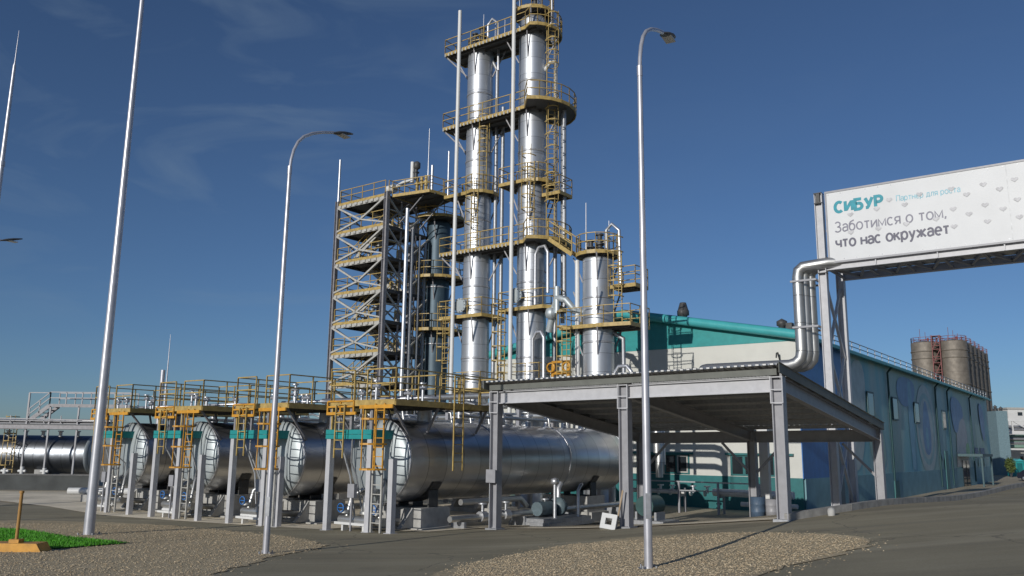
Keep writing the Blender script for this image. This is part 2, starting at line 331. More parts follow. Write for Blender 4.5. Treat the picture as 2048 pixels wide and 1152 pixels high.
# ------------------------------------------------------------ ground
def ground_sheet():
    near = np.concatenate([np.arange(-50, 90.01, .75)]); ny = np.concatenate([np.arange(-10, 80.01, .75)])
    gx = np.concatenate([[-3000,-1200,-500,-250,-150,-100,-70], near, [110,140,180,250,500,1200,3000]])
    gy = np.concatenate([[-1500,-600,-200,-80,-30], ny, [90,105,125,150,190,250,500,1200,4000]])
    X, Y = np.meshgrid(gx, gy); Z = HN(X, Y)
    n, k = len(gx), len(gy)
    b = MB(); b.v = list(zip(X.ravel(), Y.ravel(), Z.ravel()))
    for j in range(k-1):
        for i in range(n-1): b.f.append((j*n+i, j*n+i+1, (j+1)*n+i+1, (j+1)*n+i)); b.sm.append(True); b.mi.append(0)
    return struct(b.build('ground', 'dirt'))
ground_sheet()
def smooth_outline(pts, it=2):
    for _ in range(it):
        q = []
        for i in range(len(pts)):
            a, b = pts[i], pts[(i+1) % len(pts)]
            q += [(a[0]*.75+b[0]*.25, a[1]*.75+b[1]*.25), (a[0]*.25+b[0]*.75, a[1]*.25+b[1]*.75)]
        pts = q
    return pts
def sheet(name, pts, off, m, step=.75, rag=0, smooth=True, kind='structure'):
    if smooth: pts = smooth_outline(pts)
    if rag:
        q = []
        for i in range(len(pts)):
            a, b = Vector(pts[i]), Vector(pts[(i+1) % len(pts)]); n = max(1, int((b-a).length/.25))
            for k in range(n): p = a.lerp(b, k/n); q.append((p.x+random.uniform(-rag, rag), p.y+random.uniform(-rag, rag)))
        pts = q
    bm = bmesh.new(); vs = [bm.verts.new((x, y, 0)) for x, y in pts]; bm.faces.new(vs)
    xs = [p[0] for p in pts]; ys = [p[1] for p in pts]
    for ax, lo, hi in ((0, min(xs), max(xs)), (1, min(ys), max(ys))):
        t = math.floor(lo/step)*step
        while t < hi:
            no = (1, 0, 0) if ax == 0 else (0, 1, 0); cop = (t, 0, 0) if ax == 0 else (0, t, 0)
            bmesh.ops.bisect_plane(bm, geom=bm.verts[:]+bm.edges[:]+bm.faces[:], plane_co=cop, plane_no=no); t += step
    bmesh.ops.triangulate(bm, faces=bm.faces[:])
    arr = np.array([v.co[:2] for v in bm.verts]); z = HN(arr[:, 0], arr[:, 1])
    for v, q in zip(bm.verts, z): v.co.z = q+off
    for f in bm.faces:
        f.smooth = True
        if f.normal.z < 0: f.normal_flip()
    bm.normal_update()
    for f in bm.faces:
        if f.normal.z < 0: f.normal_flip()
    me = bpy.data.meshes.new(name); bm.to_mesh(me); bm.free(); me.materials.append(M[m])
    o = bpy.data.objects.new(name, me); C.objects.link(o); o['kind'] = kind; return o
def inside(pts, x, y):
    c = np.zeros(x.shape, bool); n = len(pts)
    for i in range(n):
        x1, y1 = pts[i]; x2, y2 = pts[(i+1) % n]
        if y1 == y2: continue
        t = ((y1 > y) != (y2 > y)) & (x < (x2-x1)*(y-y1)/(y2-y1)+x1); c ^= t
    return c
# paved yard in front of the plant and the road that leaves to the right
yard = [XY(*p) for p in [(-6,-22),(22.6,-48),(22.9,-36),(22.2,-23.5),(23.3,-18.5),(23.4,-12),(23.5,-8.6),(24.4,-7.9),(26.5,-7.3),(33.6,-6.7),(40,-6.2),(48.3,-5.5),(62,-4.4),(90,-2.5),(90,4),(40,8),(20,12),(0,14),(-10,6)]]
sheet('road', yard, .015, 'asphalt', smooth=False)
grav_l = [(-22,12),(-5.2,12.5),(-5.5,16.5),(-5.5,20.3),(-4.9,21.9),(-4.8,23.7),(-6.4,26.3),(-8.75,28.7),(-12.5,32),(-16,33.6),(-22,33.5)]
grav_r = [(-2.2,12.5),(-1.5,16.3),(-.7,18.8),(.9,21.4),(3.0,23.0),(4.9,22.6),(6.5,20.9),(7.4,18.9),(7.2,17.4),(6.2,16.2),(4.9,15.0),(3.7,13.6),(2.5,11.5)]
sheet('gravel_bed', grav_l, .028, 'gravel', rag=.16); sheet('gravel_bed', grav_r, .028, 'gravel', rag=.16)
lawn = [(-22,31.5),(-15.8,28.6),(-13.2,26.0),(-10.25,23.7),(-11.2,21.9),(-12.0,21.6),(-22,22.5)]
sheet('lawn', lawn, .06, 'lawn', rag=.04, smooth=False)
# concrete aprons under the tanks and beyond them, bright strips between the beds
sheet('concrete_apron', [XY(*p) for p in [(20.9,-39.5),(21.4,-19.2),(37.5,-19.2),(37.5,-39.5)]], .03, 'conc', smooth=False)
sheet('concrete_path', [(-60,52),(-26.1,44.8),(-21.8,41.4),(-17.3,37.0),(-11.8,33.6),(-6.5,30.1),(-5.6,31.2),(-11,35.2),(-16.8,42.3),(-20.9,47.5),(-26.8,54),(-60,55)], .03, 'conc', smooth=False)
sheet('concrete_path', [XY(*p) for p in [(24.2,-18.0),(24.2,-8.8),(25.2,-8.8),(25.4,-18.0)]], .03, 'conc', smooth=False)
def pebbles(name, pts, n, box, r0, r1):
    x = rng.uniform(box[0], box[1], n); y = rng.uniform(box[2], box[3], n); k = inside(pts, x, y); x, y = x[k], y[k]; q = rng.uniform(0, 1, len(x)) < .35; x = x+q*rng.normal(0, .34, len(x)); y = y+q*rng.normal(0, .34, len(x)); z = HN(x, y)+np.where(inside(pts, x, y), .035, .02)
    n = len(x); r = rng.uniform(r0, r1, n)**1; an = rng.uniform(0, 6.28, n)
    base_ = np.array([(1,0,0),(0,1,0),(-1,0,0),(0,-1,0),(0,0,1),(0,0,-.5)], float)
    v = np.repeat(base_[None], n, 0)*r[:, None, None]*rng.uniform(.7, 1.3, (n, 6, 1))
    v[:, :, 2] *= .55
    c, s_ = np.cos(an)[:, None], np.sin(an)[:, None]
    vx = v[:, :, 0]*c-v[:, :, 1]*s_; vy = v[:, :, 0]*s_+v[:, :, 1]*c
    V = np.stack([vx+x[:, None], vy+y[:, None], v[:, :, 2]+z[:, None]], -1).reshape(-1, 3)
    fs = np.array([(0,1,4),(1,2,4),(2,3,4),(3,0,4)]); F = (fs[None]+6*np.arange(n)[:, None, None]).reshape(-1, 3)
    me = bpy.data.meshes.new(name); me.from_pydata(V.tolist(), [], F.tolist())
    tones = [(.50,.40,.26),(.40,.32,.205),(.58,.475,.32),(.48,.36,.22),(.35,.285,.19)]
    for i, t in enumerate(tones):
        kk = 'stone%d' % i
        if kk not in M: M[kk] = mat('gravel_stone_%d' % i, t, .9, var=.3, scale=9)
        me.materials.append(M[kk])
    me.polygons.foreach_set('material_index', np.repeat(rng.integers(0, 5, n), 4).tolist())
    o = bpy.data.objects.new(name, me); C.objects.link(o); return struct(o, 'stuff')
pebbles('gravel', smooth_outline(grav_r), 30000, (-1,8,11,22), .010, .026)
pebbles('gravel', smooth_outline(grav_l), 46000, (-22,-3,13,32), .010, .026)
def grass():
    n = 52000; x = rng.uniform(-20, -10, n); y = rng.uniform(21, 31, n); k = inside(lawn, x+rng.normal(0, .07, n), y+rng.normal(0, .07, n)) & (np.sin(x*3.1)*np.cos(y*2.7+x)+rng.normal(0, .8, n) > -1.2); x, y = x[k], y[k]; n = len(x); z = HN(x, y)+.05
    a = rng.uniform(0, 6.28, n); h = rng.uniform(.03, .075, n); l = rng.uniform(-.04, .04, (n, 2)); w = .012
    V = np.stack([np.stack([x-np.cos(a)*w, y-np.sin(a)*w, z], -1), np.stack([x+np.cos(a)*w, y+np.sin(a)*w, z], -1), np.stack([x+l[:, 0], y+l[:, 1], z+h], -1)], 1).reshape(-1, 3)
    F = np.arange(3*n).reshape(-1, 3)
    me = bpy.data.meshes.new('grass'); me.from_pydata(V.tolist(), [], F.tolist())
    me.materials.append(mat('grass_blade', (.075,.30,.012), .6, var=.35, scale=2))
    o = bpy.data.objects.new('grass', me); C.objects.link(o); struct(o, 'stuff')
grass()
def kerb():
    line = [(23.6,-8.15),(24.4,-7.9),(26.5,-7.3),(30,-6.95),(33.6,-6.7),(40,-6.2),(48.3,-5.5),(62,-4.4),(80,-3.2)]
    P = []
    for (a, b_), (c, d) in zip(line, line[1:]):
        n = max(1, int(math.dist((a, b_), (c, d))/1.0))
        P += [(a+(c-a)*i/n, b_+(d-b_)*i/n) for i in range(n)]
    b = MB()
    for i in range(len(P)-1):
        p, q = P[i], P[i+1]; x0, y0 = XY(*p); x1, y1 = XY(*q); z0, z1 = H(*p), H(*q)
        f = .985
        b.bar((x0, y0, z0+.09), (x0+(x1-x0)*f, y0+(y1-y0)*f, z0+(z1-z0)*f+.09), .16, .24)
    struct(b.build('kerb', 'kerb'))
kerb()

# ------------------------------------------------------------ production hall
def hall():
    s0, s1, w0, w1, ez, rz_, wc = 46.6, 114.5, -36.4, -15.1, 9.25, 11.25, -25.75
    z0 = -.15
    t = thing('production_hall', 'long cream and teal factory hall with a painted side wall and teal gable', 'building', s0, w1, 0)
    L = lambda s, w: (w-w1, s-s0)
    X0 = w0-w1; XC = wc-w1; LEN = s1-s0; TZ = 9.0
    b = MB(); b.box(X0, -.02, 0, .2, 1.58, TZ); b.build('gable_wall', 'cream', t)
    b = MB(); b.box(X0, -.02, -.03, .2, z0-1, 1.58); b.build('base_band', 'teald', t)
    b = MB(); b.prism([(X0, TZ), (-.02, TZ), (-.02, ez), (XC, rz_), (X0, ez)], -.02, .2, 'xz'); b.build('gable_panel', 'teal', t)
    # roof slabs with rounded verge trim at the gable
    b = MB()
    b.add([(XC,-.35,rz_+.12),(.35,-.35,ez-.0),(.35,LEN,ez),(XC,LEN,rz_+.12),(XC,-.35,rz_+.28),(.35,-.35,ez+.16),(.35,LEN,ez+.16),(XC,LEN,rz_+.28)], [(0,1,2,3),(4,7,6,5),(0,4,5,1),(1,5,6,2),(2,6,7,3),(3,7,4,0)])
    b.add([(X0-.35,-.35,ez),(XC-.002,-.35,rz_+.12),(XC-.002,LEN,rz_+.12),(X0-.35,LEN,ez),(X0-.35,-.35,ez+.16),(XC-.002,-.35,rz_+.28),(XC-.002,LEN,rz_+.28),(X0-.35,LEN,ez+.16)], [(0,1,2,3),(4,7,6,5),(0,4,5,1),(1,5,6,2),(2,6,7,3),(3,7,4,0)])
    rf = b.build('roof', 'roof', t)
    b = MB()
    for k in range(2):
        z = .35+k*.3
        b.tube((.1, 1, ez+.16+z), (.1, LEN, ez+.16+z), .03, 6)
    for i in range(35): b.bar((.1, 1+i*1.95, ez+.1), (.1, 1+i*1.95, ez+.85), .05)
    b.build('snow_rail', 'galvd', rf)
    b = MB(); b.path([(.42,-.42,ez-.02),(XC,-.42,rz_+.1),(X0-.42,-.42,ez-.02)], .27, 12); b.build('verge_trim', 'roof', rf)
    b = MB(); b.box(.352, .56, -.3, LEN, ez-.14, ez+.02); b.build('gutter', 'teal', rf)
    # side wall in the shade
    b = MB(); b.box(-.2, 0, .2, LEN, 1.55, ez); b.build('side_wall', 'mural', t)
    b = MB(); b.box(-.2, .06, .2, LEN, z0-1.2, 1.55); b.build('plinth', mat('plinth_paint', (.17,.32,.36), .6, var=.15, scale=1), t)
    b = MB(); b.box(-.02, .03, -.03, 8.6, 1.552, ez-.02); b.build('corner_panel', 'blue', t)
    b = MB(); b.box(.08, .12, 5.2, 7.2, z0-.3, 3.3); b.build('door', mat('door_paint', (.02,.06,.10), .4), t)
    # painted picture on the side wall: plain colour shapes, one sheet
    cols = [(.40,.47,.47),(.15,.27,.46),(.24,.41,.43),(.38,.40,.43),(.22,.44,.24),(.07,.13,.25),(.18,.38,.50),(.29,.44,.38)]
    ms = [mat('wall_colour_%d' % i, c, .5, var=.15, scale=1.5) for i, c in enumerate(cols)]
    lay = [0.012]
    b = MB()
    def ell(sc_, zc, rs, rz2, mi, n=40):
        lay[0] += .004; b.cur = mi
        v = [(lay[0], sc_-s0+rs*math.cos(6.2832*i/n), zc+rz2*math.sin(6.2832*i/n)) for i in range(n)]; b.add(v, [tuple(range(n))])
    def poly(pts, mi):
        lay[0] += .004; b.cur = mi; b.add([(lay[0], s-s0, z) for s, z in pts], [tuple(range(len(pts)))])
    poly(smooth_outline([(57,9),(60.5,9),(60,5),(58.5,2),(56,1.7),(55.6,5)]), 0)
    poly(smooth_outline([(61.5,6.4),(64.5,4.8),(65,2),(62,1.8),(60.2,3.4)]), 7)
    poly(smooth_outline([(70,8.9),(76,8.8),(75,6.8),(71,6.4),(69,7.4)]), 1)
    poly([(74.2,8.6),(74.6,5.4),(74.2,1.7),(73,1.7),(72.7,5.6),(73.2,8.6)], 6)
    ell(79.2, 5.0, 3.9, 3.7, 0); ell(79.2, 5.0, 3.2, 3.0, 2); ell(79.2, 5.0, 2.75, 2.55, 0)
    poly(smooth_outline([(79.2,8.0),(80.9,5.2),(80.6,3.2),(79.2,2.7),(77.8,3.2),(77.5,5.2)]), 1); ell(79.2, 4.2, .6, .95, 6)
    poly([(92,1.7),(93.2,5.6),(96.8,7.6),(98.8,5.2),(99,1.7)], 3)
    poly(smooth_outline([(90.6,8.6),(96.5,8.2),(97.8,6.6),(95,6.2),(93.6,4.8),(91.4,5.2)]), 1)
    poly(smooth_outline([(84,8.8),(86.5,8.8),(87,4),(85.2,1.8),(83.6,4)]), 2)
    ell(98.6, 3.3, 1.1, .75, 4)
    for s, w_ in ((102.6,2.4),(106.4,3.0)): poly([(s,2.6),(s+w_,2.6),(s+w_,3.6),(s,3.6)], 5)
    for s in (102.5,104.6,106.6,108.4): poly([(s,.0+1.6),(s+1,1.6),(s+1,2.4),(s,2.4)], 2)
    poly(smooth_outline([(107,8.6),(110.6,8.4),(110.8,4.6),(108.6,4.2)]), 1)
    b.build('mural', ms, t)
    for s in (66.4, 83.6, 89.2, 101.6): MB().path([(.45,s-s0,ez-.1),(.12,s-s0,ez-.5),(.12,s-s0,.1)], .075, 8).build('downpipe', M.setdefault('pipe_dark', mat('dark_downpipe', (.01,.05,.055), .5)), t)
    for s, z, hh in ((61.2,5.4,1.6),(68.2,5.4,1.6),(75.6,5.4,1.6),(87,5.2,1.6)):
        b = MB(); b.box(.06, .1, s-s0-.75, s-s0+.75, z, z+hh)
        for q in (-.75, .75): b.box(.06, .125, s-s0+q-.06, s-s0+q+.06, z-.06, z+hh+.06)
        for q in (0, hh): b.box(.06, .122, s-s0-.69, s-s0+.69, z+q-.06, z+q+.06)
        f = b.build('window', M.setdefault('frame_dark', mat('dark_window_frame', (.02,.07,.085), .5)), t); MB().box(.1, .112, s-s0-.69, s-s0+.69, z+.06, z+hh-.06).build('pane', 'glass', f)
    for s, hh in ((86.6,3.2),(67,1.0)): MB().box(.07, .13, s-s0-.7, s-s0+.7, z0-.3, hh).build('door', 'teald', t)
    b = MB(); b.box(.07, 2.2, 92.5-s0, 99-s0, 2.7, 2.95); b.bar((2.05,92.8-s0,-.4),(2.05,92.8-s0,2.7),.14); b.bar((2.05,98.7-s0,-.4),(2.05,98.7-s0,2.7),.14); b.build('porch', 'frame_dark', t)
    for s in (94.6, 96.6): MB().box(.07, .13, s-s0, s-s0+1.5, -.3, 2.3).build('entrance_door', 'glass', t)
    # gable windows with brackets and lintel shades
    for w_ in (-24.3, -22.45, -18.35, -16.6):
        x = w_-w1
        b = MB(); b.box(x-.8, x+.8, -.05, 0, 1.62, 2.75); b.box(x-1.05, x+1.05, -.2, -.0, 2.75, 2.87); f = b.build('window', 'teald', t)
        for k in (-.38, .38): MB().box(x+k-.3, x+k+.3, -.075, -.05, 1.72, 2.68).build('pane', 'glass', f)
        if w_ in (-22.45,):
            b = MB(); 
            for k in (.08, .68): b.box(x+k-.04, x+k+.04, -.1, -.05, 1.7, 2.7)
            b.box(x+.12, x+.64, -.1, -.05, 1.7, 1.78); b.box(x+.12, x+.64, -.1, -.05, 2.62, 2.7); b.build('frame', 'pale', f)
    # gooseneck lamps and pipes on the gable
    x = -.95; MB().path([(x,-.03,7.9),(x,-.35,8.35),(x,-.55,8.3),(x,-.62,8.05)], .045, 6).build('wall_lamp', 'dark', t)
    # roof ventilators
    x = -22.14-w1
    b = MB(); b.lathe([(.24,-.1),(.24,.3),(.36,.34),(.36,.62),(.32,.66),(.2,1.08),(.18,1.12),(0,1.14)], 14, (x, .7, 10.75)); b.build('ventilator', 'dark', rf)
    x = -16-w1
    b = MB(); b.lathe([(.2,0),(.2,.4),(.3,.45),(.3,.68),(0,.85)], 12, (x-.2, 1.0, 9.6)); b.box(x+.08, x+.42, .8, 1.2, 9.6, 10.15); b.lathe([(.14,0),(.14,.5),(0,.6)], 10, (x+.6, 1.0, 9.5)); b.build('ventilator', 'dark', rf)
hall()

# ------------------------------------------------------------ loading canopy
def canopy():
    sf, sb = 23.7, 34.3; ws = (-18.25, -13.15, -8.25)
    t = thing('loading_canopy', 'open grey steel canopy with a sloping corrugated roof in front of the hall', 'canopy', sf, -13.2, 0)
    D = sb-sf; xs = [w+13.2 for w in ws]
    zf, zb = 5.22, 3.98
    zr = lambda y: zf+(zb-zf)*y/D
    tilt = lambda x: .012*x                                   # the whole roof leans a touch along its front
    for i, x in enumerate(xs):
        for y, s in ((0, sf), (D, sb)):
            zg = H(s, ws[i])
            top = zr(y)-.12+tilt(x)
            b = MB(); b.ibeam((x, y, zg-.3), (x, y, top), .32, .30, .03, .02, up=(1,0,0))
            c = b.build('column', 'grey', t)
            p = MB(); p.box(x-.24, x+.24, y-.24, y+.24, zg-.1, zg+.06); p.build('base_plate', 'galvd', c)
            if y == 0:
                g = MB()                                       # stiffened head where the beam is bolted on
                for k in (-.17, .17): g.box(x+k-.015, x+k+.015, -.19, -.155, top-.85, top-.1)
                for z in (top-.85, top-.48, top-.13): g.box(x-.155, x+.155, -.187, -.157, z, z+.03)
                g.build('head_plate', 'lgrey', c)
    for i in (0, 1):                                           # front beams: deep I with bright lower flange
        x0, x1 = xs[i]+.165, xs[i+1]-.165
        b = MB(); b.ibeam((x0, 0, zf-.44+tilt(x0)), (x1, 0, zf-.44+tilt(x1)), .42, .24, .03, .02); b.build('front_beam', 'lgrey', t)
        b = MB(); b.ibeam((x0, D, zb-.42+tilt(x0)), (x1, D, zb-.42+tilt(x1)), .46, .22, .03, .02); b.build('back_beam', 'grey', t)
    for x in xs:
        b = MB(); b.ibeam((x, .17, zr(.17)-.40+tilt(x)), (x, D-.17, zr(D-.17)-.40+tilt(x)), .42, .22, .028, .02); b.build('rafter', 'grey', t)
    for k in range(9):
        y = .35+k*(D-.7)/8
        b = MB(); b.ibeam((xs[0]-.18, y, zr(y)-.10+tilt(xs[0])), (xs[2]+.12, y, zr(y)-.10+tilt(xs[2])), .14, .09, .012, .01); b.build('purlin', 'galvd', t)
    # diagonal bracing between roof and columns along the back
    for i in (0, 1):
        xm = (xs[i]+xs[i+1])/2
        for a, c in ((xs[i]+.1, xs[i]+1.3), (xs[i+1]-.1, xs[i+1]-1.3)): MB().bar((a, D+.02, zb-1.9), (c, D+.02, zb-.66), .09).build('brace', 'grey', t)
    # corrugated sheet: ribs run down the slope
    b = MB(); x0, x1 = xs[0]-.22, xs[2]+.16; pit = .21; y0, y1 = -.45, D+.2; prof = []
    x = x0
    while x < x1:
        prof += [(x, 0), (x+pit*.3, 0), (x+pit*.45, .055), (x+pit*.85, .055)]; x += pit
    n = len(prof); v = []
    for y in (y0, y1):
        for q, h in prof: v.append((q, y, zr(y)+.02+h+tilt(q)))
    b.add(v, [(i, i+1, n+i+1, n+i) for i in range(n-1)])
    b.add([(p[0], p[1], p[2]+.006) for p in v], [(i, n+i, n+i+1, i+1) for i in range(n-1)])
    b.build('roof_sheet', mat('corrugated_sheet', (.50,.50,.50), .4, .3, var=.12, scale=2), t)
    f = MB(); x = x0
    while x < x1-.1: f.box(x+pit*.42, x+pit*.88, y0-.012, y0+.05, zr(y0)+.028+tilt(x), zr(y0)+.072+tilt(x)); x += pit
    f.build('rib_glint', 'white', t)  # white blocks added under the crests to imitate sun glints on the ridges
    f = MB(); f.bar((x0+.1,-.26,zf-.10+tilt(x0)),(x1-.1,-.26,zf-.10+tilt(x1)),.03,.18); f.build('fascia', 'purlin_grey', t)
    b = MB()
    for sx in (x0-.04, x1+.02): b.add([(sx,y0,zr(y0)-.19+tilt(sx)),(sx+.03,y0,zr(y0)-.19+tilt(sx)),(sx+.03,y1,zr(y1)-.19+tilt(sx)),(sx,y1,zr(y1)-.19+tilt(sx)),(sx,y0,zr(y0)+.11+tilt(sx)),(sx+.03,y0,zr(y0)+.11+tilt(sx)),(sx+.03,y1,zr(y1)+.11+tilt(sx)),(sx,y1,zr(y1)+.11+tilt(sx))], [(0,3,2,1),(4,5,6,7),(0,1,5,4),(1,2,6,5),(2,3,7,6),(3,0,4,7)])
    b.build('verge_flashing', 'purlin_grey', t)
    bx = MB(); bx.box(xs[0]-.16, xs[0]+.20, -.30, -.17, 1.85, 2.25); bx.box(xs[0]-.18, xs[0]+.22, -.32, -.29, 1.83, 2.27); bx.build('junction_box', 'grey', t)
    MB().path([(xs[0]-.1,-.2,.4),(xs[0]-.1,-.2,1.85)], .02, 6).build('conduit', 'galvd', t)
canopy()

# ------------------------------------------------------------ horizontal storage tanks
TR, TZC = 1.42, 2.52
def ladder_cage_front(p, x, y):
    ladder(p, x, y, 2.1, 4.5, (1,0), True, .45, 'ora', (0,-1), .1)
TANKW = (-21.45, -26.85, -32.2, -37.5)
def make_tank(w, label, first):
    t = thing('storage_tank', label, 'tank', 21.3, w, 0, 'horizontal storage tanks lying side by side')
    zg = H(22, w)
    prof = [(TR, .0)]+[(TR, k*.5) for k in range(1, 30)]+[(TR, 14.9)]
    b = MB(); b.lathe(prof, 48, (0, 0, TZC), 'y'); sh = b.build('shell', 'tankclad', t)
    for y in (0.02, 5.0, 10.0, 14.85): MB().lathe([(TR+.004,y-.05),(TR+.022,y-.05),(TR+.022,y+.05),(TR+.004,y+.05)], 48, (0,0,TZC), 'y').build('band', 'galv', sh)
    for sgn, yo in ((-1, 0), (1, 14.9)):
        pr = [(TR*math.cos(R(a)), yo+sgn*.30*math.sin(R(a))) for a in range(0, 91, 9)]
        b = MB(); b.lathe(pr, 48, (0, 0, TZC), 'y'); b.build('end_cap', 'capclad', t)
    for y in (1.6, 12.4):
        b = MB(); b.box(-1.2, 1.2, y-.75, y+.75, zg-.6, .93); b.box(-1.55, 1.55, y-.95, y+.95, zg-.6, zg+.10); b.build('saddle', 'plinth', t)
        b = MB()
        for k in range(12):                                    # steel cradle hugging the shell
            a0, a1 = R(-150+k*10), R(-150+(k+1)*10); rr = TR+.03
            b.add([(rr*math.cos(a0),y-.25,TZC+rr*math.sin(a0)),(rr*math.cos(a1),y-.25,TZC+rr*math.sin(a1)),(rr*math.cos(a1),y+.25,TZC+rr*math.sin(a1)),(rr*math.cos(a0),y+.25,TZC+rr*math.sin(a0))], [(0,1,2,3)])
        for x in (-1.05, -.35, .35, 1.05):
            zt = TZC-math.sqrt((TR+.03)**2-x*x); b.box(x-.03, x+.03, y-.24, y+.24, .932, max(zt, .95))
        b.build('cradle', 'dark', t)
        for sx in (-.75, .75): MB().prism([(y-1.35,zg+.103),(y-.752,zg+.103),(y-.752,.9)], sx-.09, sx+.09, 'yz').build('gusset', 'plinth', t)
    b = MB()                                                   # nozzles and manways on top
    for y, r, h in ((2.2,.28,.45),(4.2,.13,.5),(5.6,.13,.35),(7.2,.3,.42),(8.8,.13,.4),(10.2,.13,.45),(11.6,.13,.4),(13.2,.2,.45)):
        b = MB(); b.tube((0,y,TZC+TR-.08),(0,y,TZC+TR+h),r,12); b.tube((0,y,TZC+TR+h),(0,y,TZC+TR+h+.07),r*1.55,12); b.build('nozzle', 'galv', t)
    b = MB()
    for y in (4.2, 5.6, 8.8, 10.2, 11.6):
        b.path([(0,y,TZC+TR+.45),(0,y,TZC+TR+.72),(.35,y,TZC+TR+.78),(1.0,y,TZC+TR+.62),(1.05,y+.1,TZC+TR-.05)], .06, 8)
    b.path([(.55,3.6,TZC+TR+.25),(.55,14.4,TZC+TR+.25)], .075, 8); b.build('vent_pipe', 'pipeclad', t)
    # gallery over the near end
    zd = 4.46
    poly = [(-1.35,-1.15),(1.75,-1.15),(1.75,4.3),(.95,4.3),(.95,1.7),(-1.35,1.7)]
    platform(t, poly, zd, [[(-1.35,1.7),(-1.35,-1.15),(-.2,-1.15)],[(.42,-1.15),(1.75,-1.15),(1.75,4.3),(.95,4.3),(.95,1.7),(-1.35,1.7)]], 1.08, edgem='yel', railm='yel', name='gallery',
        brackets=[((-1.2,-1.0,zd-.12),(-1.2,-.1,TZC+.75)),((1.5,-1.0,zd-.12),(1.25,.2,TZC+.7)),((1.55,1.2,zd-.12),(1.05,1.2,TZC+1.0)),((1.55,3.9,zd-.12),(1.05,3.9,TZC+1.0)),((-1.2,1.5,zd-.12),(-.9,1.5,TZC+1.15))])
    b = MB(); rail(b, [(-1.45,-1.2,4.1),(-.15,-1.2,4.1)], .42, .055, .65); b.bar((-1.45,-1.22,4.1),(.0,-1.22,4.1),.07,.1); b.bar((.2,-1.24,4.3),(1.75,-1.24,4.3),.07,.12); b.build('guard_bar', 'ora', t)
    ladder(t, 1.15, -1.24, zg+.1, 4.4, (1,0), True, .42, 'ora', (0,-1), 2.0, -.2, lower='pale')
    ladder(t, -.7, -1.3, 2.6, 4.4, (1,0), False, .42, 'yel', (0,-1))
    if first:
        ladder(t, 1.9, 1.9, 2.2, 5.5, (0,1), False, .5, 'yel', (1,0))
    rs = random.Random(int(abs(w)*10))
    b = MB()
    for k in range(5):
        x = -1.1+k*.55+rs.uniform(-.1,.1); y = rs.uniform(-.6,1.2); h = rs.uniform(.35,.8)
        b.tube((x,y,4.47),(x,y,4.47+h),.05,8); b.tube((x-.16,y,4.47+h*.8),(x+.16,y,4.47+h*.8),.07,8); b.tube((x,y-.02,4.47+h),(x,y-.02,4.47+h+.04),.13,10)
    b.path([(-1.2,.9,4.7),(1.2,.9,4.7),(1.4,1.5,4.7)], .06, 8); b.build('valve_cluster', 'galv', t)
    b = MB()
    for k in range(4):
        x = -1.0+k*.5+rs.uniform(-.12,.12); b.path([(x,-.95,4.3),(x,-.95,rs.uniform(2.4,3.4)),(x+rs.uniform(-.3,.3),-.5,rs.uniform(1.6,2.2)),(x*.6,-.45,.6)], .035, 6)
    b.build('impulse_line', 'galvd', t)
    b = MB(); x = rs.uniform(-.5,.1); b.box(x,x+.32,-1.0,-.86,1.3,1.75); b.bar((x+.16,-.93,zg),(x+.16,-.93,1.3),.06); b.build('instrument_box', 'grey', t)
    for x in (-1.3, .35): MB().bar((x,-1.1,4.36),(x,-1.1,3.56),.06).build('hanger', 'yel', t)
    # drain and feed pipework under the near end
    b = MB()
    b.path([(.2,-.35,TZC-1.0),(.2,-.75,TZC-1.2),(.2,-.8,.75),(.2,-.3,.5),(.2,1.0,.42)], .13, 10)
    b.path([(-1.1,-.7,.55),(1.0,-.7,.55)], .14, 10); b.path([(-.8,-.7,.55),(-.8,-.5,1.3),(-.5,-.2,1.55)], .09, 8)
    b.path([(.75,-.7,.55),(.75,-.55,1.5),(.5,-.25,1.9)], .07, 8)
    for x in (-.8, .2, .75): b.tube((x,-.78,.78),(x,-.78,.86),.2,10)
    b.build('pipework', 'pipeclad', t)
    for x in (-.8, .75):
        b = MB(); b.lathe([(.13,-.02),(.16,-.02),(.16,.02),(.13,.02),(.13,-.02)], 14, (x,-.98,.95), 'y'); b.bar((x,-.98,.95),(x,-.72,.95),.03); b.bar((x-.14,-.98,.95),(x+.14,-.98,.95),.025)
        b.build('hand_wheel', 'blue', t)
    return t
names = ('nearest silver tank, half behind the canopy, with a side cage ladder', 'second silver tank from the canopy, behind the left street lamp', 'third silver tank from the canopy, between two teal topped frames', 'farthest silver tank of the row, beside the tall left mast')
for i, w in enumerate(TANKW): make_tank(w, names[i], i == 0)

